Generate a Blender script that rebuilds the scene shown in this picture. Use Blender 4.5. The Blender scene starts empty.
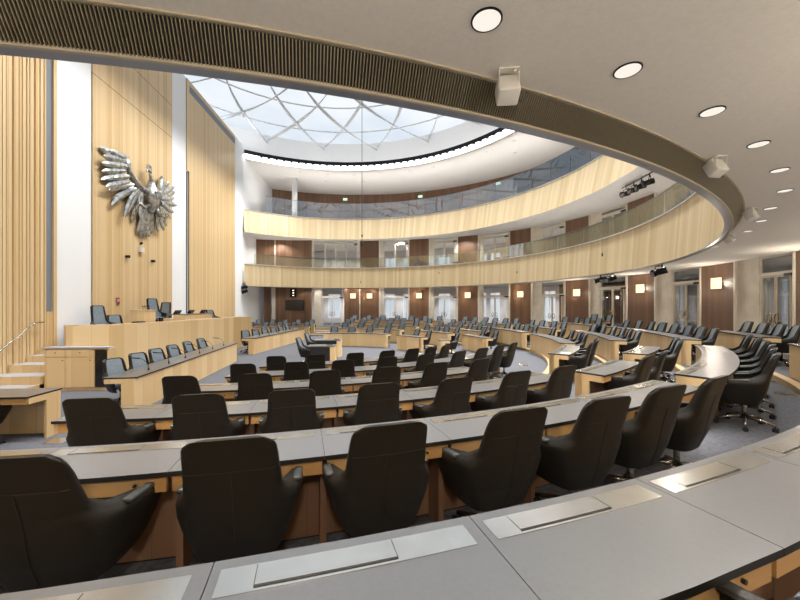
import bpy, math, random
from math import sin, cos, pi, radians as R, degrees, sqrt, atan2
from mathutils import Vector, Matrix
random.seed(7)
col = bpy.context.scene.collection
EYE = 2.30                                   # eye height above the chamber's centre floor
def P(r, a, z=0.0): return Vector((r*cos(R(a)), r*sin(R(a)), z))
def sh(a): return -.65*max(0, (a-92)/28)**1.6
def lerp(a, b, t): return a+(b-a)*t
def interp(x, T):
    if x <= T[0][0]: return T[0][1]
    for (a, b), (c, d) in zip(T, T[1:]):
        if x <= c: return lerp(b, d, (x-a)/(c-a))
    return T[-1][1]

# ------------------------------------------------------------------ materials
M = {}
def srgb(h):
    h = h.lstrip('#'); o = []
    for i in (0, 2, 4):
        c = int(h[i:i+2], 16)/255
        o.append(c/12.92 if c <= .04045 else ((c+.055)/1.055)**2.4)
    return (*o, 1)
def principled(name, color, rough=.5, metal=0, spec=.5, coat=0, coat_rough=.2):
    m = bpy.data.materials.new(name); m.use_nodes = True
    b = m.node_tree.nodes['Principled BSDF']
    b.inputs['Base Color'].default_value = srgb(color) if isinstance(color, str) else (*color, 1)
    b.inputs['Roughness'].default_value = rough; b.inputs['Metallic'].default_value = metal
    b.inputs['Specular IOR Level'].default_value = spec
    b.inputs['Coat Weight'].default_value = coat; b.inputs['Coat Roughness'].default_value = coat_rough
    M[name] = m; return m, b, m.node_tree
def add_noise(b, nt, c1, c2, scale=20, detail=4, bump=0, coord='Object', stretch=(1, 1, 1), bscale=None):
    tc = nt.nodes.new('ShaderNodeTexCoord'); mp = nt.nodes.new('ShaderNodeMapping')
    mp.inputs['Scale'].default_value = stretch
    nt.links.new(tc.outputs[coord], mp.inputs[0])
    n = nt.nodes.new('ShaderNodeTexNoise'); n.inputs['Scale'].default_value = scale; n.inputs['Detail'].default_value = detail
    nt.links.new(mp.outputs[0], n.inputs['Vector'])
    cr = nt.nodes.new('ShaderNodeValToRGB'); cr.color_ramp.elements[0].position = .3; cr.color_ramp.elements[1].position = .7
    cr.color_ramp.elements[0].color = srgb(c1); cr.color_ramp.elements[1].color = srgb(c2)
    nt.links.new(n.outputs['Fac'], cr.inputs[0]); nt.links.new(cr.outputs[0], b.inputs['Base Color'])
    if bump:
        n2 = nt.nodes.new('ShaderNodeTexNoise'); n2.inputs['Scale'].default_value = bscale or scale*4; n2.inputs['Detail'].default_value = 3
        nt.links.new(mp.outputs[0], n2.inputs['Vector'])
        bp = nt.nodes.new('ShaderNodeBump'); bp.inputs['Strength'].default_value = bump; bp.inputs['Distance'].default_value = .01
        nt.links.new(n2.outputs['Fac'], bp.inputs['Height']); nt.links.new(bp.outputs[0], b.inputs['Normal'])
def wood(name, stops, plank=.12, rough=.45, grain=.25, groove=.35, coat=0.0, swap=False):
    """planks across UV x (metres), grain along UV y"""
    m, b, nt = principled(name, '#888888', rough, coat=coat)
    N = nt.nodes.new; L = nt.links.new
    tc = N('ShaderNodeTexCoord'); sx = N('ShaderNodeSeparateXYZ'); L(tc.outputs['UV'], sx.inputs[0])
    ax, ay = ('Y', 'X') if swap else ('X', 'Y')
    def mth(op, a, bb=None):
        n = N('ShaderNodeMath'); n.operation = op
        for i, v in enumerate((a, bb)):
            if v is None: continue
            if isinstance(v, (int, float)): n.inputs[i].default_value = v
            else: L(v, n.inputs[i])
        return n.outputs[0]
    u = mth('DIVIDE', sx.outputs[ax], plank); fl = mth('FLOOR', u); fr = mth('FRACT', u)
    wn = N('ShaderNodeTexWhiteNoise'); wn.noise_dimensions = '1D'; L(fl, wn.inputs['W'])
    cb = N('ShaderNodeCombineXYZ'); L(mth('MULTIPLY', sx.outputs[ax], 60), cb.inputs[0]); L(mth('MULTIPLY', sx.outputs[ay], 2.0), cb.inputs[1]); L(mth('MULTIPLY', fl, 7.3), cb.inputs[2])
    n = N('ShaderNodeTexNoise'); n.inputs['Scale'].default_value = 1; n.inputs['Detail'].default_value = 5; n.inputs['Distortion'].default_value = .4; L(cb.outputs[0], n.inputs['Vector'])
    f = mth('ADD', mth('MULTIPLY', wn.outputs['Value'], 1-grain), mth('MULTIPLY', n.outputs['Fac'], grain))
    cr = N('ShaderNodeValToRGB'); e = cr.color_ramp.elements
    e[0].position = .1; e[0].color = srgb(stops[0]); e[1].position = .9; e[1].color = srgb(stops[-1])
    for i, s in enumerate(stops[1:-1]):
        q = e.new(.1+.8*(i+1)/(len(stops)-1)); q.color = srgb(s)
    L(f, cr.inputs[0])
    g = mth('LESS_THAN', fr, .035)
    mx = N('ShaderNodeMix'); mx.data_type = 'RGBA'; L(mth('MULTIPLY', g, groove), mx.inputs['Factor']); L(cr.outputs[0], mx.inputs['A'])
    mx.inputs['B'].default_value = (.05, .03, .015, 1); L(mx.outputs['Result'], b.inputs['Base Color'])
    bp = N('ShaderNodeBump'); bp.inputs['Strength'].default_value = .12; bp.inputs['Distance'].default_value = .004
    L(n.outputs['Fac'], bp.inputs['Height']); L(bp.outputs[0], b.inputs['Normal'])
    return m
def emis(name, color, s):
    m = bpy.data.materials.new(name); m.use_nodes = True; nt = m.node_tree; nt.nodes.clear()
    o = nt.nodes.new('ShaderNodeOutputMaterial'); e = nt.nodes.new('ShaderNodeEmission')
    e.inputs[0].default_value = srgb(color); e.inputs[1].default_value = s; nt.links.new(e.outputs[0], o.inputs[0]); M[name] = m; return m
def glass(name, tint, refl=.12, rough=0.0, fres=.8):
    m = bpy.data.materials.new(name); m.use_nodes = True; nt = m.node_tree; nt.nodes.clear()
    o = nt.nodes.new('ShaderNodeOutputMaterial'); t = nt.nodes.new('ShaderNodeBsdfTransparent'); g = nt.nodes.new('ShaderNodeBsdfGlossy')
    t.inputs[0].default_value = srgb(tint); g.inputs['Roughness'].default_value = rough
    fz = nt.nodes.new('ShaderNodeFresnel'); fz.inputs[0].default_value = 1.5
    ad = nt.nodes.new('ShaderNodeMath'); ad.operation = 'MULTIPLY_ADD'; ad.inputs[1].default_value = fres; ad.inputs[2].default_value = refl; ad.use_clamp = True
    nt.links.new(fz.outputs[0], ad.inputs[0])
    mx = nt.nodes.new('ShaderNodeMixShader'); nt.links.new(ad.outputs[0], mx.inputs[0]); nt.links.new(t.outputs[0], mx.inputs[1]); nt.links.new(g.outputs[0], mx.inputs[2]); nt.links.new(mx.outputs[0], o.inputs[0])
    M[name] = m; return m

wood('oak_fascia', ['#ccb489', '#dac59c', '#e3d0aa', '#d3bc92', '#dfcba4'], plank=.17, rough=.5, groove=.3)
wood('oak_desk', ['#cfaf7e', '#d9bb8d', '#e0c598'], plank=.45, rough=.42, groove=.18)
wood('oak_apron', ['#b98a52', '#c4975e', '#cda36b'], plank=.9, rough=.4, groove=0, swap=True)
wood('oak_wall', ['#c9a774', '#d8ba8b', '#dfc599', '#cfb080', '#dfc69c'], plank=.085, rough=.45, groove=.35)
wood('walnut', ['#5c4230', '#71533d', '#664a36', '#7e5f48'], plank=.16, rough=.42, groove=.4, coat=.08)
wood('inner_wood_shaded', ['#7a5a45', '#8a6850', '#96745c'], plank=.2, rough=.5, groove=.25)  # darker tone puts the shade beneath the desktops into the colour
principled('white_wall', '#f2f3f4', .85)
principled('white_soffit', '#e4e2df', .8)
m, b, nt = principled('ceiling_plaster', '#ece6dd', .9); add_noise(b, nt, '#e9e3da', '#efe9e0', 30, 3, .25, bscale=70)
m, b, nt = principled('carpet', '#6b6f7c', .95, spec=.1); add_noise(b, nt, '#5d5f65', '#75777e', 26, 6, .5, bscale=260)
m, b, nt = principled('linoleum', '#84868a', .33, spec=.6, coat=.8, coat_rough=.3); add_noise(b, nt, '#4c4d50', '#535457', 60, 4, .04, bscale=220); b.inputs['Coat IOR'].default_value = 2.1
principled('dark_edge', '#26221d', .4, .3)
principled('bronze_edge', '#4a4438', .3, .8)
m, b, nt = principled('brushed_metal', '#cfc8ba', .22, 1.0); add_noise(b, nt, '#cdcac4', '#dad8d2', 6, 3, 0, stretch=(1, 1, 1), bscale=120)
m, b, nt = principled('leather_shaded', '#2b261d', .46, spec=.35); add_noise(b, nt, '#15120d', '#1a1610', 18, 5, .12, bscale=420)  # shade on backs turned from the skylight is put into this colour
m, b, nt = principled('leather_highlight', '#3b3c3a', .4); add_noise(b, nt, '#363735', '#40413f', 16, 5, .1, bscale=420)  # lighter tone paints in the highlight along the armrests
m, b, nt = principled('leather_skylit', '#4a525b', .42, spec=.5); add_noise(b, nt, '#657079', '#747f88', 16, 5, .12, bscale=420)  # same leather with the cool skylight reflection put into its colour
principled('seam', '#15120d', .7)
principled('polished_alu', '#b9b6ae', .2, 1.0)
principled('black_plastic', '#17171a', .45)
principled('black_metal', '#1b1b1c', .4, .6)
principled('steel_grey', '#7f858d', .35, .8)
principled('fascia_steel', '#a3a8b2', .3, .5)
principled('cream_trim', '#bdb098', .5)
principled('grille_back', '#120f0a', .8)
principled('grille_slat', '#786e57', .5, .3)
principled('stone_pillar', '#c9bfae', .6); add_noise(M['stone_pillar'].node_tree.nodes['Principled BSDF'], M['stone_pillar'].node_tree, '#d0c7b8', '#e0d9cc', 3, 6)
principled('frame_white', '#d9d3c6', .4)
principled('brass', '#b39a62', .25, 1.0)
principled('screen_black', '#141518', .15)
principled('rib_grey', '#e0e4e8', .5, .2)
principled('slot_dark', '#2e2b28', .7)
principled('stripe_grey', '#7b828c', .6)
m, b, nt = principled('eagle_metal', '#a5a6a4', .3, .9); add_noise(b, nt, '#808180', '#dcdcd8', 7, 4, .2, bscale=30)
principled('corridor_beige', '#dad6d6', .8)
principled('floor_oak', '#c8ac80', .5)
principled('step_top', '#a6a7ab', .8)
principled('speaker_white', '#dedad2', .5)
glass('dome_glass', '#f4f8fc', 0.0, .4, 0.0)
glass('rail_glass', '#eef4f3', .10)
glass('rail_glass_upper', '#f2f5f5', .16)
glass('door_glass', '#f3f5f6', .03)
emis('light_warm', '#fff1dd', 3.0); emis('light_lens', '#f4ecdf', 1.0)
emis('sconce_glow', '#ffdfb4', 1.7); emis('led_white', '#ffffff', 4.0); emis('exit_green', '#bdf5d2', 1.5); emis('red_lamp', '#ff5a4a', 1.5)
emis('screen_lit', '#c9d2da', .8)

# ------------------------------------------------------------------ mesh builder
class MB:
    def __init__(s): s.v = []; s.f = []; s.uv = []; s.mi = []; s.sm = []
    def quad(s, pts, uvs=None, mi=0, smooth=False):
        i = len(s.v); s.v += [tuple(p) for p in pts]; s.f.append(tuple(range(i, i+len(pts))))
        s.uv.append(uvs or [(p[0], p[2]) for p in pts]); s.mi.append(mi); s.sm.append(smooth)
    def box(s, c, size, rot=0, mi=0, mat=None, mtop=None):
        """axis box, rot about z (radians); mat = extra 4x4"""
        X, Y, Z = size[0]/2, size[1]/2, size[2]/2
        co = [(-X, -Y, -Z), (X, -Y, -Z), (X, Y, -Z), (-X, Y, -Z), (-X, -Y, Z), (X, -Y, Z), (X, Y, Z), (-X, Y, Z)]
        rm = Matrix.Rotation(rot, 3, 'Z'); c = Vector(c)
        w = []
        for p in co:
            q = Vector(p)
            if mat is not None: q = mat @ q
            w.append(rm @ q + c)
        for idx, (a, bb) in (((0, 1, 5, 4), (0, 2)), ((1, 2, 6, 5), (1, 2)), ((2, 3, 7, 6), (0, 2)), ((3, 0, 4, 7), (1, 2)), ((4, 5, 6, 7), (0, 1)), ((3, 2, 1, 0), (0, 1))):
            off = c.x*.7+c.y*.9
            s.quad([w[i] for i in idx], [(co[i][a]+off, co[i][bb]+c.z) for i in idx], (mtop if (mtop is not None and idx == (4, 5, 6, 7)) else mi))
    def sweep(s, prof, a0, a1, n=None, roff=None, mi=0, mis=None, caps=True, closed=True, uref=None, smooth=False):
        """prof: (r,z) polyline revolved a0..a1 degrees; roff(t) adds to r"""
        n = n or max(1, int(abs(a1-a0)/2)); k = len(prof); base = len(s.v)
        for i in range(n+1):
            t = i/n; a = lerp(a0, a1, t); d = roff(t) if roff else 0
            for (r, z) in prof: s.v.append(tuple(P(r+d, a, z)))
        ln = [0]
        for i in range(k): ln.append(ln[-1]+math.dist(prof[i], prof[(i+1) % k]))
        ur = uref or max(p[0] for p in prof)
        for i in range(n):
            for j in range(k if closed else k-1):
                j2 = (j+1) % k
                q = [base+i*k+j, base+(i+1)*k+j, base+(i+1)*k+j2, base+i*k+j2]
                u0, u1 = R(lerp(a0, a1, i/n))*ur, R(lerp(a0, a1, (i+1)/n))*ur
                s.f.append(tuple(q)); s.uv.append([(u0, ln[j]), (u1, ln[j]), (u1, ln[j+1]), (u0, ln[j+1])])
                s.mi.append(mis[j] if mis else mi); s.sm.append(smooth)
        if caps and closed:
            for i, rev in ((0, False), (n, True)):
                idx = [base+i*k+j for j in range(k)]
                if rev: idx.reverse()
                s.f.append(tuple(idx)); s.uv.append([(sqrt(s.v[q][0]**2+s.v[q][1]**2), s.v[q][2]) for q in idx]); s.mi.append(mi); s.sm.append(False)
    def arc(s, r0, r1, z0, z1, a0, a1, n=None, mi=0, mtop=None, roff=None):
        # section order: inner-bottom, outer-bottom, outer-top, inner-top
        mis = [mi, mi, mtop if mtop is not None else mi, mi]
        s.sweep([(r0, z0), (r1, z0), (r1, z1), (r0, z1)], a0, a1, n, roff, mi, mis)
    def tube(s, pts, rad, n=8, mi=0, caps=True):
        pts = [Vector(p) for p in pts]; rings = []
        for i, p in enumerate(pts):
            t = (pts[min(i+1, len(pts)-1)]-pts[max(i-1, 0)]).normalized()
            up = Vector((0, 0, 1)) if abs(t.z) < .95 else Vector((1, 0, 0))
            x = t.cross(up).normalized(); y = t.cross(x).normalized()
            rr = rad[i] if isinstance(rad, (list, tuple)) else rad
            rings.append([p+x*(rr*cos(2*pi*j/n))+y*(rr*sin(2*pi*j/n)) for j in range(n)])
        b0 = len(s.v)
        for rg in rings: s.v += [tuple(q) for q in rg]
        for i in range(len(pts)-1):
            for j in range(n):
                a, b_, c, d = b0+i*n+j, b0+i*n+(j+1) % n, b0+(i+1)*n+(j+1) % n, b0+(i+1)*n+j
                s.f.append((a, b_, c, d)); s.uv.append([(0, 0)]*4); s.mi.append(mi); s.sm.append(True)
        if caps:
            s.f.append(tuple(b0+j for j in reversed(range(n)))); s.uv.append([(0, 0)]*n); s.mi.append(mi); s.sm.append(False)
            e = b0+(len(pts)-1)*n
            s.f.append(tuple(e+j for j in range(n))); s.uv.append([(0, 0)]*n); s.mi.append(mi); s.sm.append(False)
    def cyl(s, c, r, h, n=20, mi=0, r2=None): s.tube([Vector(c), Vector(c)+Vector((0, 0, h))], [r, r if r2 is None else r2], n, mi)
    def grid(s, G, mi=0, closed=False, smooth=True, flip=False):
        b0 = len(s.v); nr, nc = len(G), len(G[0])
        for row in G: s.v += [tuple(p) for p in row]
        for i in range(nr-1):
            for j in range(nc-1):
                q = [b0+i*nc+j, b0+i*nc+j+1, b0+(i+1)*nc+j+1, b0+(i+1)*nc+j]
                if flip: q.reverse()
                s.f.append(tuple(q)); s.uv.append([(s.v[k][0], s.v[k][2]) for k in q]); s.mi.append(mi); s.sm.append(smooth)
    def thick(s, G, Gi, mi=0, mi2=None):
        """closed solid between two equal grids"""
        s.grid(G, mi); s.grid(Gi, mi if mi2 is None else mi2, flip=True)
        nr, nc = len(G), len(G[0])
        def edge(A, B):
            for i in range(len(A)-1):
                s.quad([A[i], B[i], B[i+1], A[i+1]], None, mi, True)
        edge([G[0][j] for j in range(nc)], [Gi[0][j] for j in range(nc)])
        edge([G[-1][j] for j in reversed(range(nc))], [Gi[-1][j] for j in reversed(range(nc))])
        edge([G[i][0] for i in reversed(range(nr))], [Gi[i][0] for i in reversed(range(nr))])
        edge([G[i][-1] for i in range(nr)], [Gi[i][-1] for i in range(nr)])
    def rbox(s, c, size, r=.02, mi=0, mat=None, seg=3):
        """rounded box by bmesh bevel"""
        import bmesh
        bm = bmesh.new(); bmesh.ops.create_cube(bm, size=1)
        for v in bm.verts: v.co = Vector((v.co.x*size[0], v.co.y*size[1], v.co.z*size[2]))
        bmesh.ops.bevel(bm, geom=bm.edges[:], offset=r, segments=seg, affect='EDGES', profile=.5)
        b0 = len(s.v); bm.verts.index_update()
        for v in bm.verts:
            p = v.co.copy()
            if mat is not None: p = mat @ p
            s.v.append(tuple(p+Vector(c)))
        for f in bm.faces:
            s.f.append(tuple(b0+v.index for v in f.verts)); s.uv.append([(v.co.x, v.co.z) for v in f.verts]); s.mi.append(mi); s.sm.append(True)
        bm.free()
    def build(s, name, mats, parent=None, kind=None, world=True):
        me = bpy.data.meshes.new(name)
        off = Vector((0, 0, 0))
        if parent is not None and world:
            q = parent
            while q is not None: off += q.location; q = q.parent
        me.from_pydata([tuple(Vector(p)-off) for p in s.v], [], s.f)
        ul = me.uv_layers.new(name='UVMap'); k = 0
        for fi, f in enumerate(s.f):
            for j in range(len(f)): ul.data[k].uv = s.uv[fi][j]; k += 1
        for mm in (mats if isinstance(mats, (list, tuple)) else [mats]): me.materials.append(M[mm])
        me.polygons.foreach_set('material_index', s.mi); me.polygons.foreach_set('use_smooth', s.sm)
        me.update()
        o = bpy.data.objects.new(name, me); col.objects.link(o)
        if parent is not None: o.parent = parent
        if kind: o['kind'] = kind
        return o
def weld(o, sharp=35):
    import bmesh
    bm = bmesh.new(); bm.from_mesh(o.data); bmesh.ops.remove_doubles(bm, verts=bm.verts, dist=1e-4)
    bmesh.ops.recalc_face_normals(bm, faces=bm.faces); bm.to_mesh(o.data); bm.free()
    try: o.data.set_sharp_from_angle(angle=R(sharp))
    except Exception: pass
    return o
def thing(name, label, cat, loc=(0, 0, 0), group=None):
    o = bpy.data.objects.new(name, None); o.empty_display_size = .1; col.objects.link(o); o.location = loc
    o['label'] = label; o['category'] = cat
    if group: o['group'] = group
    return o
def tag(o, label, cat, group=None):
    o['label'] = label; o['category'] = cat
    if group: o['group'] = group
    return o
def struct(name, mb, mats): return mb.build(name, mats, None, 'structure')
def copy_tree(root, loc, rz, label, group=None):
    r = root.copy(); col.objects.link(r); r.location = loc; r.rotation_euler = (0, 0, rz)
    r['label'] = label
    if group: r['group'] = group
    for ch in list(root.children):
        c = ch.copy(); col.objects.link(c); c.parent = r
        for g in list(ch.children):
            d = g.copy(); col.objects.link(d); d.parent = c
    return r
used = set()
def place(root, loc, rz, label, group=None):
    if root.name not in used:
        used.add(root.name); root.location = loc; root.rotation_euler = (0, 0, rz); root['label'] = label
        if group: root['group'] = group
        return root
    return copy_tree(root, loc, rz, label, group)
ORD = ['first', 'second', 'third', 'fourth', 'fifth', 'sixth', 'seventh', 'eighth', 'ninth', 'tenth', 'eleventh', 'twelfth', 'thirteenth', 'fourteenth', 'fifteenth', 'sixteenth', 'seventeenth', 'eighteenth', 'nineteenth', 'twentieth']
def lt(s): return s.replace('first from', 'nearest to')

# ------------------------------------------------------------------ levels
ZD = [.82, .96, 1.12, 1.25, 1.37, 1.48, 1.55]           # desktops below the eye
RK = [15.08, 13.53, 11.9, 10.25, 8.6, 6.9, 5.2]          # far (front) edge of each row
DT = [EYE-z for z in ZD]; FL = [max(0, d-.74) for d in DT]; FL[6] = 0
DD = .51
C0 = EYE+1.65; G0 = EYE+1.45; T0 = EYE+3.16            # first balcony: ceiling, lower edge, parapet top
B2 = EYE+5.64; T2 = EYE+7.44; C2 = EYE+11.45           # second balcony, upper ceiling
WV = -7.02                                             # the straight wall behind the rostrum
RW = [(-62, 17.2), (-13, 17.1), (2, 17.2), (17, 17.3), (24, 17.2), (34, 16.8), (45, 16.2), (56.6, 15.5), (69.5, 15.0), (88, 14.7), (100, 15.0), (112, 16.0), (118, 16.4)]
def rw(a): return interp(a, RW)

# ------------------------------------------------------------------ floors
mb = MB(); mb.box((2, 0, -.15), (46, 46, .3)); struct('floor', mb, 'carpet')
def terrace(k, a0, a1, rout, a0b=None):
    z = FL[k]; zl = FL[k+1] if k < 6 else 0
    mb = MB(); r0 = RK[k]-.16
    mb.sweep([(r0, 0.0), (rout, 0.0), (rout, z), (r0, z)], a0, a1, None, None, 0, [0, 0, 0, 1])
    struct('floor', mb, ['carpet', 'floor_oak'])
    t = MB(); t.arc(r0-.012, r0+.15, z-.03 if z > .05 else .001, z+.008, a0, a1)
    struct('trim_%d' % (k+1), t, 'floor_oak')
terrace(5, -88.0, 88, RK[4]-.16)
terrace(4, -88.5, 88, RK[3]-.16)
terrace(3, -88.9, 88, RK[2]-.16)
terrace(2, -89.3, 88, RK[1]-.16)
terrace(1, -98, 15, RK[0]-.16)
terrace(0, -98, 15, 21)
mb = MB(); mb.sweep([(RK[1]-.16, 0), (21, 0), (21, FL[2]), (RK[1]-.16, FL[2])], 15, 112, None, None, 0, [0, 0, 0, 1]); struct('floor', mb, ['carpet', 'floor_oak'])
# stepped strip by the far left door
for i in range(3):
    mb = MB(); mb.box((-1.2, 10.6+.35*i, .06*(i+1)), (3.4, .36, .12*(i+1)), mi=0, mtop=1); struct('floor', mb, ['floor_oak', 'step_top'])

# ------------------------------------------------------------------ ceilings and balconies
AE = 121
mb = MB(); mb.sweep([(13.96, C0), (21.3, C0), (21.3, C0+.2), (14.0, C0+.2)], -AE, AE, 200, (lambda q: sh(lerp(-AE, AE, q)))); struct('ceiling', mb, 'ceiling_plaster')
mb = MB(); mb.sweep([(14.1, B2), (21.3, B2), (21.3, B2+.2), (14.1, B2+.2)], -AE, AE, 200, (lambda q: sh(lerp(-AE, AE, q)))); struct('ceiling', mb, 'white_soffit')
mb = MB(); mb.sweep([(13.75, C2), (21.3, C2), (21.3, C2+.2), (13.75, C2+.2)], -AE, AE, 140); struct('ceiling', mb, 'white_soffit')
# first balcony parapet: oak inside face, steel lip below
mb = MB(); mb.sweep([(13.85, G0+.02), (13.93, G0+.02), (14.08, T0), (13.96, T0)], -AE, AE, 200, (lambda q: sh(lerp(-AE, AE, q))), 0, [1, 1, 1, 0], uref=13.9); struct('wall_first_balcony', mb, ['oak_fascia', 'white_soffit'])
mb = MB(); mb.sweep([(13.84, G0+.012), (13.945, G0+.012), (13.945, G0+.03), (13.84, G0+.03)], -AE, AE, 200, (lambda q: sh(lerp(-AE, AE, q)))); struct('trim_20', mb, 'fascia_steel')
mb = MB(); mb.sweep([(13.945, G0-.005), (13.965, G0-.003), (13.972, G0+.012), (13.945, G0+.012)], -AE, AE, 200, (lambda q: sh(lerp(-AE, AE, q)))); struct('trim_21', mb, 'cream_trim')
mb = MB(); mb.sweep([(13.90, T0), (14.12, T0), (14.12, T0+.03), (13.90, T0+.03)], -AE, AE, 200, (lambda q: sh(lerp(-AE, AE, q)))); struct('trim_22', mb, 'white_wall')
# ventilation grille cone under the balcony edge
mb = MB(); mb.sweep([(13.965, G0+.012), (14.065, C0-.005), (14.03, C0), (13.945, G0+.03)], -AE, AE, 200, (lambda q: sh(lerp(-AE, AE, q)))); struct('trim_23', mb, 'grille_back')
mb = MB(); mb.sweep([(14.085, C0-.012), (14.105, C0-.012), (14.105, C0+.02), (14.085, C0+.02)], -AE, AE, 200, (lambda q: sh(lerp(-AE, AE, q)))); struct('trim_24', mb, 'cream_trim')
mb = MB(); n = 1640
A_, B_ = Vector((13.965, 0, G0+.008)), Vector((14.072, 0, C0-.008))
for i in range(n):
    a = lerp(-112, 30, i/n); w = .0032
    for sgn in (0,):
        er = Vector((cos(R(a)), sin(R(a)), 0)); et = Vector((-sin(R(a)), cos(R(a)), 0))
        p = [er*A_.x+Vector((0, 0, A_.z)), er*B_.x+Vector((0, 0, B_.z))]
        out = Vector((er.x*.9, er.y*.9, -.45))*.012
        q = [p[0]-et*w, p[0]+et*w, p[1]+et*w, p[1]-et*w]; q2 = [x+out for x in q]
        mb.quad(q2); mb.quad([q[0], q2[0], q2[3], q[3]]); mb.quad([q2[1], q[1], q[2], q2[2]])
struct('trim_25', mb, 'grille_slat')
# second balcony parapet
mb = MB(); mb.sweep([(14.0, B2-.02), (14.2, B2-.02), (14.5, T2), (14.42, T2)], -AE, AE, 200, (lambda q: sh(lerp(-AE, AE, q))), 0, [1, 1, 1, 0], uref=14.2); struct('wall_second_balcony', mb, ['oak_fascia', 'white_soffit'])
mb = MB(); mb.sweep([(14.38, T2), (14.54, T2), (14.54, T2+.03), (14.38, T2+.03)], -AE, AE, 200, (lambda q: sh(lerp(-AE, AE, q)))); struct('trim_26', mb, 'white_wall')
# glass balustrades in panes
for nm, rr, z0, z1, da, mt in (('glass_balustrade', 14.02, T0+.03, T0+.85, 8.0, 'rail_glass'), ('glass_balustrade', 14.46, T2+.03, T2+1.35, 6.0, 'rail_glass_upper')):
    t = thing(nm, 'clear glass balustrade in panes along the %s balcony parapet' % ('lower' if z0 < 8 else 'upper'), 'balustrade', P(rr, 20, z0))
    a = -114; k = 0
    while a < 114:
        g = MB(); g.arc(rr-.006, rr+.006, z0, z1, a+.06, a+da-.06, 5, roff=lambda q: sh(a+da*q))
        g.build('pane', mt, t); a += da
    g = MB(); g.sweep([(rr-.015, z1), (rr+.015, z1), (rr+.015, z1+.02), (rr-.015, z1+.02)], -114, 114, 120, lambda q: sh(lerp(-114, 114, q))); g.build('handrail', 'steel_grey', t)
# back walls: walnut panels, pillars, doors
PAN = [(110.5, 99.1), (83.1, 76.5), (66.5, 59.9), (51.2, 45.2), (36.6, 30.9), (22.6, 16.7), (7.9, 1.8), (-7.0, -13.0), (-21.5, -27.8), (-36.3, -42.6), (-51, -57)]
PIL = [(45.0, 44.2), (59.8, 58.9), (76.3, 75.4), (30.9, 28.6), (16.7, 14.3), (1.8, -1.4), (-13, -16.4), (-27.8, -31), (-42.6, -46)]
DOR = [(98.6, 84.0), (75.3, 66.8), (58.8, 51.6), (44.2, 37.0), (28.6, 23.0), (14.3, 8.3), (-1.4, -6.8), (-16.4, -21.2), (-31, -36), (-46, -50.6)]
tn = 30
def wallseg(name, a, b, z0, z1, mat, d=.1, n=3, off=0):
    mb = MB(); lo, hi = min(a, b), max(a, b)
    mb.sweep([(off, z0), (d+off, z0), (d+off, z1), (off, z1)], lo, hi, n, lambda t: rw(lerp(lo, hi, t)), uref=16.5)
    return struct(name, mb, mat)
zf = lambda a: FL[0] if a < 15 else FL[2]
for i, (a, b) in enumerate(PAN):
    wallseg('wall_walnut_panel', 88.4 if a == 83.1 else a, b, zf(a), C0-.02, 'walnut', off=-.06, d=.12)
    wallseg('wall_walnut_panel', a if a < 110 else 118, b, C0+.22, B2, 'walnut', off=-.06, d=.12)
    for e in (a, b):
        wallseg('trim_%d' % tn, e-.12, e+.12, zf(a), C0-.02, 'frame_white', off=-.1, d=.08, n=1); tn += 1
        wallseg('trim_%d' % tn, e-.12, e+.12, C0+.22, B2, 'frame_white', off=-.1, d=.08, n=1); tn += 1
for (a, b) in PIL:
    wallseg('wall_stone_pillar', a, b, zf(a), C0, 'stone_pillar', off=-.02, d=.3, n=1)
    wallseg('wall_stone_pillar', a, b, C0+.22, B2, 'stone_pillar', off=.0, d=.3, n=1)
wallseg('wall_walnut_panel', 113.5, 111.6, FL[2], C0, 'walnut', off=.2); wallseg('wall_walnut_panel', 111.4, 110.7, FL[2], C0, 'frame_white', off=-.05, n=1)
for (a, b, mt_) in ((-57, -63, 'stone_pillar'), (-63, -69, 'walnut'), (-69, -76, 'white_soffit'), (-76, -82, 'walnut'), (-82, -90, 'white_soffit'), (-90, -96, 'walnut'), (-96, -119, 'white_soffit')):
    wallseg('wall_near_side', a, b, FL[0], C0, mt_, n=6)
    wallseg('wall_near_side', a, b, C0+.2, B2, mt_, n=6)
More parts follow.
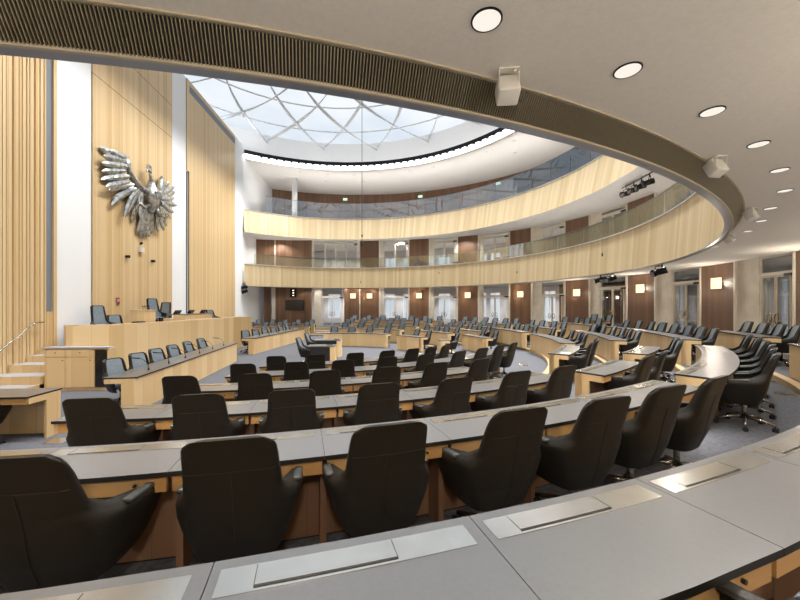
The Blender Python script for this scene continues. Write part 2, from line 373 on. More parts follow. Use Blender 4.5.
# doors
dn = 1
def door(a, b, z0, ztop, leaf_h, brass, wide=False):
    global dn
    lo, hi = min(a, b), max(a, b); t = thing('door_%d' % dn, '', '', P(rw((a+b)/2), (a+b)/2, z0)); del t['label']; del t['category']; t['kind'] = 'structure'
    dn += 1
    fm = 'cream_trim' if brass else 'frame_white'
    def bar(u0, u1, za, zb, off, d, mat, name='frame'):
        m_ = MB(); m_.sweep([(off, za), (off+d, za), (off+d, zb), (off, zb)], u0, u1, 3, lambda t_: rw(lerp(u0, u1, t_))); return m_.build(name, mat, t)
    w = .22; parts = 3 if wide else 1
    L = z0+leaf_h
    f = MB()
    def seg(u0, u1, za, zb, off=.0, d=.08): f.sweep([(off, za), (off+d, za), (off+d, zb), (off, zb)], u0, u1, 3, lambda t_: rw(lerp(u0, u1, t_)))
    seg(lo, lo+w, z0, ztop); seg(hi-w, hi, z0, ztop); seg(lo, hi, L, L+.1); seg(lo, hi, ztop-.06, ztop)
    if wide:
        for q in (.25, .75): seg(lerp(lo, hi, q)-w/2, lerp(lo, hi, q)+w/2, z0, ztop)
    f.build('frame', 'frame_white', t)
    g = MB(); g.sweep([(.03, L+.1), (.045, L+.1), (.045, ztop-.06), (.03, ztop-.06)], lo+w, hi-w, 3, lambda t_: rw(lerp(lo, hi, t_))); g.build('transom_glass', 'door_glass', t)
    if wide:
        for (u0, u1) in ((lo+w, lerp(lo, hi, .25)-w/2), (lerp(lo, hi, .75)+w/2, hi-w)):
            g = MB(); g.sweep([(.03, z0), (.045, z0), (.045, L), (.03, L)], u0, u1, 2, lambda t_: rw(lerp(u0, u1, t_))); g.build('side_glass', 'door_glass', t)
        l0, h0 = lerp(lo, hi, .25)+w/2, lerp(lo, hi, .75)-w/2
    else: l0, h0 = lo+w*2.2, hi-w*1.2
    mid = (l0+h0)/2
    for (u0, u1, sd) in ((l0, mid-.03, 1), (mid+.03, h0, -1)):
        m_ = MB(); ww = .17
        for (x0, x1, za, zb) in ((u0, u0+ww, z0+.02, L), (u1-ww, u1, z0+.02, L), (u0, u1, z0+.02, z0+.1), (u0, u1, L-.07, L)):
            m_.sweep([(-.01, za), (.04, za), (.04, zb), (-.01, zb)], x0, x1, 2, lambda t_: rw(lerp(x0, x1, t_)))
        lf = m_.build('leaf', fm, t)
        g = MB(); g.sweep([(.01, z0+.1), (.022, z0+.1), (.022, L-.07), (.01, L-.07)], u0+ww, u1-ww, 2, lambda t_: rw(lerp(u0, u1, t_))); g.build('glass', 'door_glass', lf)
        um = (u1-.45) if sd == 1 else (u0+.45); r_ = rw(um)
        hd = MB(); zc = z0+1.12
        hd.tube([P(r_-.06, um-.32*sd+0, zc-.16)]+[P(r_-.06-.02*abs(cos(q)), um+.32*cos(q), zc+.17*sin(q)) for q in [k*pi/8 for k in range(-8, 9)]], .018, 6)
        hd.build('handle', 'brass', lf)
    cb = MB(); cb.box(P(rw(lo+w)-.05, lo+w+.25, L-.03), (.1, .3, .09), R(lo)); cb.build('closer', 'black_metal', t)
for i, (a, b) in enumerate(DOR):
    if i == 0: a, b = 95.9, 88.9; wallseg('wall_stone_pillar', 98.6, 96.1, FL[2], C0, 'stone_pillar', off=-.02, d=.2, n=1)
    door(a, b, zf(a), C0-.01, 2.55, a < 2)
for i, (a, b) in enumerate(DOR[:9]): door(a, b, C0+.22, B2-.01, 3.45, False, wide=(i == 0))
# outer corridor shell with tall windows
WIN = [(94.9, 91.4), (78.6, 75.7), (73.4, 71.8), (63.2, 59.8), (51.3, 49.8), (48.9, 46.2), (35.3, 32.4), (9.2, 7.6), (-4.3, -6.2)]
for (a_, b_) in ((31.5, 26.5), (23, 14.5), (44, 41)):
    mb = MB(); mb.arc(20.84, 20.89, FL[2], C0, min(a_, b_), max(a_, b_), 4); struct('wall_corridor_panel', mb, 'walnut')
def outer(z0, z1, wz0, wz1, wins, mat='corridor_beige'):
    edges = sorted([(min(w), max(w)) for w in wins]); a = -100
    mb = MB()
    for lo, hi in edges+[(117, 117)]:
        mb.arc(20.9, 21.2, z0, z1, a, lo)
        if hi > lo: mb.arc(20.9, 21.2, z0, wz0, lo, hi, 2); mb.arc(20.9, 21.2, wz1, z1, lo, hi, 2)
        a = hi
    struct('wall_corridor', mb, mat)
outer(0, C0, FL[2]+.55, C0-.5, WIN); outer(C0+.2, B2, C0+1.0, B2-.8, WIN[1:6])
wn = 1
for (a, b) in WIN:
    f = MB()
    lo, hi = min(a, b), max(a, b)
    for (x0, x1, za, zb) in ((lo, lo+.15, FL[2]+.55, C0-.5), (hi-.15, hi, FL[2]+.55, C0-.5), (lo, hi, 2.9, 2.97), ((lo+hi)/2-.07, (lo+hi)/2+.07, FL[2]+.55, C0-.5)):
        f.arc(20.92, 20.98, za, zb, x0, x1, 2)
    o = f.build('window_%d' % wn, 'white_wall', None, 'structure'); wn += 1
# upper gallery wall
mb = MB(); mb.arc(20.4, 20.6, B2+.2, C2, -114, 112, 110); struct('wall_upper_gallery', mb, 'walnut')
# side returns of the recess behind the straight wall line
# ------------------------------------------------------------------ the straight wall
def wpanel(u0, u1, z0, z1, mat, name='wall_rostrum', d=.1, x=0):
    mb = MB(); i = 0
    p = [(WV+x, u0, z0), (WV+x, u1, z0), (WV+x, u1, z1), (WV+x, u0, z1)]; q = [(WV+x-d, y, z) for (_, y, z) in p]
    uv = [(a[1], a[2]) for a in p]
    mb.quad(p, uv); mb.quad(q[::-1], uv[::-1]); mb.quad([p[1], q[1], q[2], p[2]], [(0, 0)]*4); mb.quad([q[0], p[0], p[3], q[3]], [(0, 0)]*4); mb.quad([p[3], p[2], q[2], q[3]], [(0, 0)]*4)
    return struct(name, mb, mat)
ZT = EYE+12.3
wpanel(-22, -4.41, 0, ZT, 'oak_wall', d=.2, x=-.05); wpanel(-4.41, -4.21, 2.1, 14.0, 'stripe_grey', x=-.07); wpanel(-4.41, -4.21, 0, 2.1, 'oak_wall', x=-.04); wpanel(-4.41, -4.21, 14.0, ZT, 'oak_wall', x=-.04); wpanel(-4.21, -4.1, 0, ZT, 'oak_wall')
wpanel(-4.1, -2.68, 0, ZT, 'white_wall', x=-.06); wpanel(-2.68, 2.21, 0, 10.68, 'oak_wall'); wpanel(-2.68, 2.21, 10.7, 12.28, 'oak_wall'); wpanel(-2.68, 2.21, 12.3, ZT, 'oak_wall')
wpanel(-2.68, 2.21, 0, ZT, 'slot_dark', x=-.05, d=.05)
wpanel(2.21, 3.6, 0, ZT, 'white_wall', x=-.06); wpanel(3.6, 3.84, 0, 9.6, 'slot_dark', x=-.12); wpanel(3.6, 3.84, 9.6, ZT, 'oak_wall'); wpanel(3.84, 10.03, 0, 13.95, 'oak_wall')
wpanel(3.84, 10.03, 13.95, 14.35, 'stripe_grey', x=-.02); wpanel(3.84, 10.03, 14.35, ZT, 'oak_wall')
wpanel(10.03, 11.36, 0, ZT, 'white_wall', x=.02); wpanel(11.36, 22, 0, ZT, 'white_wall', x=-.02)
# battens of the ribbed left part
mb = MB(); u = -13.0
while u < -4.46:
    w = random.choice((.045, .06, .06, .09)); g = random.choice((.02, .03, .035)); d = random.choice((.03, .045, .06))
    if u+w > -4.44: break
    mb.box((WV-.05+d/2, u+w/2, ZT/2), (d, w, ZT)); u += w+g
struct('trim_10', mb, 'oak_wall')
# ------------------------------------------------------------------ drum, dome
ZDr = EYE+13.5; RDm = 13.45
mb = MB(); mb.sweep([(13.45, C2+.12), (13.75, C2+.12), (13.75, ZDr), (13.45, ZDr)], 0, 360, 120); struct('ceiling_drum', mb, 'white_wall')
RS = 30.0; zc = ZDr-sqrt(RS*RS-RDm*RDm)
def dz(r): return zc+sqrt(RS*RS-r*r)
mb = MB(); G = [[P(max(r, .001), a, dz(r)) for a in range(0, 361, 6)] for r in [RDm*i/10 for i in range(11)]]
mb.grid(G); struct('ceiling_dome_glass', mb, 'dome_glass')
dome = thing('dome_lattice', 'pale grey steel net of crossing curved ribs under the glass dome', 'dome structure', (0, 0, ZDr))
for i in range(19):
    for sg, dr in ((1, .25), (-1, .0)):
        m_ = MB(); pts = []
        for k in range(17):
            t = k/16; r = lerp(RDm-.1, 3.0, t); a = i*360/19+sg*48*t
            pts.append(P(r, a, dz(r)-.45-dr-.5*sin(pi*t)*(.5+.5*sin(i*2.1))))
        m_.tube(pts, [.08+.04*sin(i+k*.7) for k in range(17)], 6); m_.build('rib', 'rib_grey', dome)
for r in (4.5, 7.4, 10.2, 12.2):
    m_ = MB(); m_.tube([P(r, a, dz(r)-.25) for a in range(0, 361, 6)], .05, 6, caps=False); m_.build('ring_bar', 'rib_grey', dome)
# white luminaire ring with black housing teeth
ring = thing('luminaire_ring', 'ring of small black spotlights around the white skylight opening', 'lighting', P(13.6, 20, C2))
m_ = MB(); m_.sweep([(13.38, C2+.24), (13.46, C2+.24), (13.46, C2+.50), (13.38, C2+.50)], -AE, AE, 160); m_.build('housing', 'black_metal', ring)
m_ = MB(); m_.sweep([(13.46, C2-.02), (13.78, C2-.02), (13.78, C2+.02), (13.5, C2+.22), (13.44, C2+.22)], -AE, AE, 160); m_.build('rim', 'led_white', ring)
m0 = MB(); m0.box((0, 0, 0), (.16, .16, .2)); lamp0 = None
for i in range(96):
    a = lerp(-117, 117, (i+.5)/96)
    if lamp0 is None:
        lamp0 = m0.build('lamp', 'black_metal', ring, world=False); o = lamp0
        l1 = MB(); l1.cyl((-.085, 0, -.02), .05, .03, 10); le = l1.build('lens', 'led_white', lamp0, world=False)
    else:
        o = lamp0.copy(); col.objects.link(o); o.parent = ring
    o.location = P(13.34, a, C2+.22)-ring.location; o.rotation_euler = (0, 0, R(a))

# ------------------------------------------------------------------ chairs
def shell_grid(off, z0=.335, z1=1.05, smax=1.0, nz=40, ns=25, hi=0.0):
    Wt = [(.33, .225), (.40, .262), (.47, .285), (.56, .315), (.62, .33), (.66, .325), (.69, .29), (.72, .255), (.76, .236), (.88, .226), (1.05, .215), (1.35, .20)]
    Bt = [(.33, .17), (.5, .235), (.62, .26), (.75, .285), (.9, .325), (1.05, .37), (1.35, .44)]
    Dt = [(.33, .34), (.5, .46), (.58, .50), (.63, .49), (.66, .42), (.685, .28), (.71, .15), (.77, .075), (.95, .05), (1.35, .04)]
    G = []
    for i in range(nz+1):
        zt = i/nz; z = lerp(z0, z1, zt); w = interp(z, Wt)-off; tt = max(0, (z-(z1-.045))/.045); w -= .03*(1-sqrt(max(0, 1-tt*tt))); yb = interp(z, Bt)-off; d = interp(z, Dt)
        row = []
        for j in range(ns):
            s = lerp(-smax, smax, j/(ns-1)); a = abs(s)
            # flat back for |s|<.5, then wraps forward to the arm
            if a < .55: x = a/.55*.82; y = 0.10*(a/.55)**3
            else:
                t = (a-.55)/.45; th = t*pi/2
                x = .82+.18*sin(min(th*1.6, pi/2)); y = .10+.90*t**1.15
            yy = -yb+y*d
            zz = z-(.045*max(0, a-.45)**2*3 if z > .95 else 0)*((z-.95)/.1 if z < 1.05 else 1)
            row.append(Vector(((1 if s > 0 else -1)*x*w, yy, zz)))
        G.append(row)
    return G
def make_chair(high=False, full=True, blueback=False):
    top = 1.30 if high else 1.055
    t = thing('conference_chair', 'dark leather swivel chair', 'chair')
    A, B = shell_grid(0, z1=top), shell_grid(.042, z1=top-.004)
    m = MB(); m.thick(A, B, 0, 0); sh = m.build('shell', ['leather_shaded'], t); weld(sh, 60)
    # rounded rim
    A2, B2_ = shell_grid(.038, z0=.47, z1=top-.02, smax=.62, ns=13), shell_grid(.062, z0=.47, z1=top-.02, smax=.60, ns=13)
    m = MB(); m.thick(A2, B2_, 0, 0); bk = m.build('backrest', ['leather_skylit'], t); weld(bk, 60)
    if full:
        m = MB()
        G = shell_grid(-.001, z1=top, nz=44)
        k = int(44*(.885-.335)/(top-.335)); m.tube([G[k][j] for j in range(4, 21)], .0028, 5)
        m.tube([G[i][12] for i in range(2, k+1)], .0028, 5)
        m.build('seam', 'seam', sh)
    m = MB(); m.rbox((0, .075, .465), (.43, .40, .08), .03); m.build('seat', 'leather_skylit', t)
    if full:
        for sx in (-1, 1):
            m = MB(); mat = Matrix.Rotation(R(-6), 3, 'X')
            m.rbox((sx*.303, .075, .672), (.05, .29, .03), .013, mat=mat); m.build('armrest', 'leather_highlight', t)
    m = MB(); m.cyl((0, -.02, .12), .028, .3, 14); m.box((0, .0, .405), (.16, .26, .03)); m.box((.14, -.0, .395), (.2, .015, .012)); m.build('column', 'polished_alu' if full else 'black_metal', t)
    m = MB()
    for i in range(5):
        a = R(90+72*i+20); e = Vector((cos(a), sin(a), 0))
        m.tube([Vector((0, -.02, .13))+e*.02, Vector((0, -.02, .125))+e*.15, Vector((0, -.02, .085))+e*.31], [.03, .022, .014], 8)
    m.build('star_base', 'polished_alu', t)
    if full:
        c0 = None
        for i in range(5):
            a = R(90+72*i+20); p = Vector((.31*cos(a), -.02+.31*sin(a), .033))
            if c0 is None:
                m = MB(); m.tube([(-.03, 0, 0), (-.006, 0, 0)], .033, 12); m.tube([(.006, 0, 0), (.03, 0, 0)], .033, 12); m.tube([(0, 0, 0), (0, 0, .05)], .01, 6)
                c0 = m.build('caster', 'black_plastic', t, world=False); c0.location = p
            else:
                c = c0.copy(); col.objects.link(c); c.parent = t; c.location = p; c.rotation_euler = (0, 0, a)
    else:
        m = MB()
        for i in range(5):
            a = R(90+72*i+20); m.tube([(.31*cos(a)-.02, -.02+.31*sin(a), .033), (.31*cos(a)+.02, -.02+.31*sin(a), .033)], .033, 8)
        m.build('caster_set', 'black_plastic', t)
    return t
CH = make_chair(); CHF = make_chair(full=False); CHH = make_chair(high=True)

# ------------------------------------------------------------------ desks on the arcs
def arc_desk(k, a0, a1, n, label, r=None, r1=None, full=True, drawers=True):
    """row k, from angle a0 to a1 (a0<a1), n places"""
    r0 = RK[k] if r is None else r; dr = (r1-r0) if r1 else 0
    z = DT[k]; zb = FL[k]; zlow = FL[k+1] if k < 6 else 0
    t = thing('curved_desk', label, 'desk', P(r0, (a0+a1)/2, zb), 'curved desks of the hemicycle')
    def roff(u0, u1): return lambda q: dr*((lerp(u0, u1, q)-a0)/(a1-a0))
    m = MB(); da = (a1-a0)/n; gap = .0015/r0*57.3
    for i in range(n):
        u0, u1 = a0+i*da+(gap if i else 0), a0+(i+1)*da-(gap if i < n-1 else 0)
        ns = max(2, int((u1-u0)/1.2))
        m.sweep([(r0, z-.028), (r0+DD, z-.028), (r0+DD, z), (r0, z)], u0, u1, ns, roff(u0, u1), 1, [1, 1, 0, 1])
    m.build('desktop', ['linoleum', 'dark_edge'], t)
    ns = max(4, int((a1-a0)/1.5))
    m = MB(); m.sweep([(r0+.03, zb+.015), (r0+.15, zb+.015), (r0+.15, z-.028), (r0+.03, z-.028)], a0, a1, ns, roff(a0, a1), 0, [1, 1, 1, 0]); m.build('front_panel', ['oak_desk', 'inner_wood_shaded'], t)
    m = MB(); m.sweep([(r0+.05, zb), (r0+.14, zb), (r0+.14, zb+.015), (r0+.05, zb+.015)], a0, a1, ns, roff(a0, a1)); m.build('plinth', 'dark_edge', t)
    wa = .04/r0*57.3
    for q, (u0, u1) in ((0, (a0, a0+wa)), (1, (a1-wa, a1))):
        m = MB(); m.sweep([(r0+.026, zb), (r0+.26, zb), (r0+.26, z-.028), (r0+.026, z-.028)], u0, u1, 1, lambda _: dr*q); m.build('end_panel', 'oak_desk', t)
        m = MB(); m.sweep([(r0+.26, z-.13), (r0+DD-.03, z-.13), (r0+DD-.03, z-.028), (r0+.26, z-.028)], u0, u1, 1, lambda _: dr*q); m.build('end_rail', 'oak_desk', t)
    if drawers:
        for i in range(n):
            u0, u1 = a0+i*da+(wa if i == 0 else .06), a0+(i+1)*da-(wa if i == n-1 else .06)
            ns = max(2, int((u1-u0)/1.2))
            m = MB(); m.sweep([(r0+DD-.05, z-.125), (r0+DD-.025, z-.125), (r0+DD-.025, z-.029), (r0+DD-.05, z-.029)], u0, u1, ns, roff(u0, u1)); d = m.build('drawer', 'oak_apron', t)
            if full:
                f = ((u0+u1)/2+.3*da); c = P(r0+DD-.026+roff(u0, u1)(.8), f, z-.075); e = P(1, f)
                m = MB(); m.tube([c, c+e*.012], .009, 10); m.build('lock', 'bronze_edge', d)
    if full:
        for i in range(1, n):
            u = a0+i*da
            m = MB(); m.sweep([(r0+.151, zb), (r0+.34, zb), (r0+.34, z-.13), (r0+.151, z-.13)], u-wa*.5, u+wa*.5, 1, lambda _: roff(u, u+1)(0)); m.build('divider', 'inner_wood_shaded', t)
        for i in range(n):
            u0, u1 = a0+i*da+.03*57.3/r0, a0+(i+1)*da-.05*57.3/r0
            m = MB(); m.sweep([(r0+.045, z), (r0+.155, z), (r0+.155, z+.0025), (r0+.045, z+.0025)], u0, u1, 4, roff(u0, u1)); pp = m.build('power_panel', 'brushed_metal', t)
            v0, v1 = lerp(u0, u1, .13), lerp(u0, u1, .66)
            m = MB(); m.sweep([(r0+.134, z+.0024), (r0+.143, z+.0024), (r0+.143, z+.0045), (r0+.134, z+.0045)], v0, v1, 3, roff(v0, v1)); m.build('slot', 'slot_dark', pp)
            m = MB()
            for v in (v0, v1): m.sweep([(r0+.05, z+.0024), (r0+.14, z+.0024), (r0+.14, z+.0032), (r0+.05, z+.0032)], v-.004, v+.004, 1, roff(v, v+1))
            m.build('lid_joint', 'slot_dark', pp)
    return t
def seats(k, angles, fmt, proto, r=None, jit=6, group=None, rf=None):
    n = len(angles)
    for i, a in enumerate(angles):
        rr = (RK[k]+DD+.06 if r is None else r) + (rf(a) if rf else 0)
        p = P(rr+random.uniform(-.02, .04), a, FL[k])
        rz = R(a)+pi/2+R(random.uniform(-jit, jit))
        place(proto, p, rz, fmt(i, n), group)
def frm(row, extra=''):
    def f(i, n):
        if n == 1: return 'lone %s%s' % (row, extra)
        return '%s from the left, %s%s' % (ORD[i], row, extra)
    return f
# near block (five long arcs in front of the camera)
arc_desk(0, -96.85, -59.45, 11, 'nearest grey-topped desk, the large curved one across the bottom of the view')
arc_desk(1, -95.8-.6, -60.2, 10, 'long curved grey desk, the second from the bottom of the view')
arc_desk(2, -89.8, -60.4, 7, 'curved grey desk, third from the bottom, running to the aisle')
arc_desk(3, -88.7, -61.0, 6, 'curved grey desk, fourth from the bottom of the near block')
arc_desk(4, -88.2, -37.5, 9, 'curved grey desk, fifth from the bottom, with chairs ending in the open aisle', full=False)
arc_desk(5, -87.2, -45.0, 7, 'innermost short curved grey desk of the near block', full=False)
seats(0, [-75.2], lambda i, n: 'chair top just showing at the bottom right corner', CH, r=15.60, jit=0)
seats(1, [-86.9, -83.6, -80.2, -77.0, -73.6, -70.5, -67.4, -64.3], lambda i, n: ('dark leather chair, out of view at the left of the second desk' if i == 0 else '%s dark leather chair from the left at the second desk from the bottom' % ORD[i-1]), CH, jit=3, group='chairs at the second desk')
seats(2, [-87.0, -83.1, -79.4, -75.4, -71.5, -67.4, -63.5], lambda i, n: '%s dark leather chair from the left at the third desk from the bottom' % ORD[i], CH, jit=3, group='chairs at the third desk')
seats(3, [-87.2, -82.3, -77.4, -72.5, -68, -63.4], lambda i, n: '%s dark leather chair from the left at the fourth desk from the bottom' % ORD[i], CH, jit=3, group='chairs at the fourth desk')
seats(4, [-85.5, -79.7, -74.4, -68.9, -63.3, -57.6, -52, -46.8, -41.5], lambda i, n: '%s dark leather chair from the left at the fifth desk from the bottom' % ORD[i], CH, jit=4, group='chairs at the fifth desk')
seats(5, [-83.4, -77.2, -69.9, -63.5, -57.8, -52.4, -48], lambda i, n: '%s dark leather chair from the left at the innermost desk of the near block' % ORD[i], CH, jit=5, group='chairs at the innermost near desk')
# aisle sector at the right
arc_desk(0, -57, -36.8, 6, 'curved desk with oak front cut off by the right edge of the view')
arc_desk(1, -57, -36.6, 6, 'strongly curved grey desk at the right with its oak end facing the aisle')
arc_desk(2, -57.4, -48.6, 2, 'short grey desk between the near block and the strongly curved desk', r=12.15)
arc_desk(2, -42.0, -33.2, 2, 'short pale-topped desk behind the pair of chairs at the right aisle', r=12.1, r1=12.45)
arc_desk(3, -43.2, -31.0, 3, 'short grey desk with a white card on it, at the bend of the hemicycle', r=10.5)
seats(1, [-53.8, -50.6, -47.4, -44.2, -41.0, -37.9], lambda i, n: '%s chair from the front at the strongly curved desk on the right' % ORD[i], CH, group='chairs at the strongly curved desk')
seats(0, [-39.5, -42.8], lambda i, n: 'chair behind the oak-fronted desk at the right edge, %s from its end' % ORD[i], CHF)
seats(2, [-54.6, -50.6], lambda i, n: '%s chair at the short grey desk between near block and curved desk' % ('front' if i == 0 else 'rear'), CH, r=12.76)
seats(2, [-39.6, -36.0], lambda i, n: '%s of two blue-grey chairs at the short pale desk by the right aisle' % ('nearer' if i == 0 else 'farther'), CH, r=12.9)
seats(3, [-40.8, -36.8, -33.2], lambda i, n: '%s chair at the short desk with the white card' % ('nearest', 'middle', 'farthest')[i], CH, r=11.12)
# facing sectors
def block(k, a0, a1, n, where, r=None, r1=None, cl=None, full=False):
    where = where.replace(' in the ', ' of the ')
    lb = 'oak-fronted curved desk, ' + where
    arc_desk(k, a0, a1, n, lb, r, r1, full=full, drawers=False)
    da = (a1-a0)/n; ang = [a1-(i+.5)*da for i in range(n)]     # left to right in the view
    rr = RK[k] if r is None else r
    seats(k, ang, lambda i, n_: '%s chair from the left, %s' % (ORD[i], cl or where), CHF, r=rr+DD+.08, jit=8,
          group='chairs behind the '+where, rf=(lambda a: ((r1-rr)*((a-a0)/(a1-a0)) if r1 else 0)))
S = {'d': 'sector beside the right aisle', 'c': 'middle right sector', 'b': 'middle left sector', 'a': 'far left sector'}
block(0, -30.2, -20, 4, 'outermost desk beside the right aisle')
block(1, -29.6, -2.6, 8, 'second desk from the wall beside the right aisle')
block(2, -26.3, -4.2, 6, 'third desk from the wall beside the right aisle')
block(3, -27, -6, 5, 'innermost long desk beside the right aisle', r=10.42, r1=9.98)
block(0, 5, 12.6, 2, 'small desk before the brown glass doors', r=14.9)
block(1, 1.5, 15, 4, 'second desk from the wall in the middle right sector')
block(2, 0, 17, 4, 'third desk from the wall in the middle right sector', r=11.5)
block(3, -1.5, 17, 4, 'long curved desk in the middle right sector', r=9.9)
block(5, -3.5, 10, 2, 'short forward desk of the middle right sector', r=8.0, r1=7.6)
block(6, -7.5, -1, 1, 'single place desk at the inner edge of the floor', r=6.0)
block(2, 20, 43, 6, 'rear desk of the middle left sector', r=11.7)
block(3, 20, 43, 5, 'third desk of the middle left sector', r=10.1)
block(4, 13, 43, 6, 'second desk of the middle left sector', r=8.75)
block(5, 17, 42, 4, 'front long desk of the middle left sector', r=7.2)
block(6, 9.5, 26, 2, 'small front desk facing the lecterns', r=5.3, r1=4.7)
block(2, 48, 86, 7, 'rearmost desk of the far left sector', r=11.6)
block(3, 48, 86, 7, 'fourth desk of the far left sector', r=10.1)
block(4, 48, 86, 6, 'third desk of the far left sector', r=8.5)
block(6, 38, 86, 4, 'foremost desk of the far left sector', r=4.6, r1=3.55)
block(5, 47, 85, 5, 'second desk of the far left sector', r=6.7)

# ------------------------------------------------------------------ straight furniture
def sdesk(name, label, cat, p0, p1, z0, h, depth, side, mats=('linoleum', 'oak_desk'), ends=True, group=None):
    """front line p0->p1, body extends to the left (side=1) or right (-1)"""
    p0, p1 = Vector((*p0, 0)), Vector((*p1, 0)); d = (p1-p0); L = d.length; d.normalize(); nrm = Vector((-d.y, d.x, 0))*side
    t = thing(name, label, cat, (p0.x, p0.y, z0), group); ang = atan2(d.y, d.x)
    def bx(mb, s0, s1, w0, w1, za, zb, mi=0, mtop=None):
        c = p0+d*((s0+s1)/2)+nrm*((w0+w1)/2); mb.box((c.x, c.y, z0+(za+zb)/2), (s1-s0, abs(w1-w0), zb-za), ang, mi, mtop=mtop)
    m = MB(); bx(m, 0, L, 0, depth, h-.03, h, 1, 0); m.build('desktop', [mats[0], 'dark_edge'], t)
    m = MB(); bx(m, 0, L, .03, .055, 0, h-.03); m.build('front_panel', mats[1], t)
    if ends:
        for s0 in (0, L-.04):
            m = MB(); bx(m, s0, s0+.04, .056, .3, 0, h-.03); m.build('end_panel', mats[1], t)
            m = MB(); bx(m, s0, s0+.04, .3, depth-.03, h-.13, h-.03); m.build('end_rail', mats[1], t)
    return t, p0, d, nrm, L
def goose(p, dr, label):
    t = thing('desk_microphone', label, 'microphone', p)
    p = Vector(p); dr = Vector(dr)
    m = MB(); m.cyl((p.x, p.y, p.z), .022, .07, 8, r2=.014); m.build('base', 'black_plastic', t)
    m = MB(); pts = [p+Vector((0, 0, .05))+dr*(.34*(1-cos(q)))+Vector((0, 0, .26*sin(q))) for q in [k*pi/12*.6 for k in range(8)]]
    e = pts[-1]; m.tube(pts, .006, 5); m.build('gooseneck', 'black_metal', t)
    m = MB(); m.tube([e, e+dr*.2+Vector((0, 0, .02))], .014, 6); m.build('microphone_head', 'black_metal', t)
# ministers' benches
for nm, p0, p1, nch, side in (('near', (-1.95, -8.15), (-2.52, -1.2), 6, 1), ('far', (-2.5, .75), (-1.55, 7.6), 6, 1)):
    t, q0, d, nrm, L = sdesk('government_bench', 'long oak government bench with grey top, the %s one below the rostrum' % nm, 'bench desk', p0, p1, 0, .76, .66, side)
    SS = [.5, 1.45, 2.4, 3.4, 4.5, 5.6] if nm == 'near' else [.55, 1.65, 2.75, 3.85, 4.95, 6.05]
    for i, s in enumerate(SS):
        c = q0+d*(s+.2)+nrm*.70
        place(CH if nm == 'near' else CHF, (c.x, c.y, 0), atan2(-nrm.y, -nrm.x)-pi/2-R(34-4*i)+R(random.uniform(-5, 5)), '%s blue-grey chair from the %s end of the %s government bench' % (ORD[i], 'near', nm), 'chairs at the %s government bench' % nm)
        c = q0+d*(s+.35)+nrm*.2
        goose((c.x, c.y, .76), nrm, '%s gooseneck microphone from the near end of the %s government bench' % (ORD[i], nm))
# lecterns / side desks
for i, (x0, x1, y) in enumerate(((.58, 1.62, -2.7), (.45, 1.62, -.45))):
    w = 'nearer' if i == 0 else 'farther'
    t = thing('side_desk', '%s of two black-fronted desks with pale tops on the open floor' % w, 'desk', (x0, y, 0))
    m = MB(); m.box(((x0+x1)/2, y+.30, .745), (x1-x0, .62, .035)); m.build('desktop', 'linoleum', t)
    m = MB(); m.box(((x0+x1)/2-.08, y+.03, .365), (x1-x0-.2, .03, .72)); m.build('front_panel', 'black_plastic', t)
    m = MB(); m.box((x1-.09, y+.30, .364), (.18, .6, .725)); m.build('side_panel', 'oak_desk', t)
    place(CHF, (x0-.08, y+.3, 0), -pi/2-R(10), 'chair at the left of the %s black-fronted desk' % w)
    m = MB(); m.box((x1-.22, y+.28, .775), (.22, .16, .02)); tag(m.build('desk_telephone', 'black_plastic'), 'small black device on the %s black-fronted desk' % w, 'telephone')
# straight desk at far left, chairs facing the camera side, desk at near left
for i, (y, z0, v1, nn) in enumerate(((9.25, 0, -1.6, 5), (10.75, .12, -1.5, 5))):
    w = ('front', 'rear')[i]
    t, q0, d, nrm, L = sdesk('straight_desk', 'straight oak-fronted desk below the wall screen, the %s of two' % w, 'desk', (-6.4, y), (v1, y), z0, .78, .6, 1, group=None)
    for j in range(nn):
        x = lerp(-6.0, v1-.35, j/(nn-1))
        place(CHF, (x, y+.95, z0), pi+R(random.uniform(-8, 8)), '%s blue-grey chair from the left at the %s desk below the wall screen' % (ORD[j], w), 'chairs at the %s straight desk' % w)
t, q0, d, nrm, L = sdesk('straight_desk', 'straight grey-topped desk with oak end cut off by the left edge of the view', 'desk', (-2.52, -9.25), (-6.4, -9.25), 0, .80, .64, 1)
m = MB()
for j in range(4): m.box((-3.0-.9*j, -9.86, .72), (.88, .025, .1))
m.build('drawer', 'oak_apron', t)
place(CH, (-3.25, -9.95, 0), R(8), 'dark chair tucked under the desk at the left edge of the view')
# ------------------------------------------------------------------ rostrum
ROS = [(-6.95, -3.95), (-6.42, -4.5), (-5.5, -3.9), (-4.98, -2.2), (-4.72, -.4), (-4.6, 1.2), (-4.4, 3.2), (-3.75, 4.0), (-3.9, 4.3), (-6.95, 4.6)]
mb = MB()
for z0, z1, sc, mi in ((0, 1.0, .9, 0),):
    c = Vector((-6.95, 0)); pts = [(-6.95, -3.8), (-6.35, -4.3), (-5.45, -3.8), (-4.95, -2.1), (-4.65, 1.1), (-4.5, 3.3), (-3.95, 4.1), (-6.95, 4.4)]
    mb.quad([(x-.12 if x > -6.9 else x, y, 1.0) for x, y in pts])
    for (a, b) in zip(pts, pts[1:]): mb.quad([(a[0]-.12, a[1], 0), (b[0]-.12, b[1], 0), (b[0]-.12, b[1], 1.0), (a[0]-.12, a[1], 1.0)])
struct('floor', mb, 'carpet')
ro = thing('rostrum', 'tall pale oak rostrum front below the eagle with a long slightly bowed top', 'rostrum', (-5.5, -3.9, 0))
mb = MB(); tp = MB(); dist = 0; RZ = 1.64
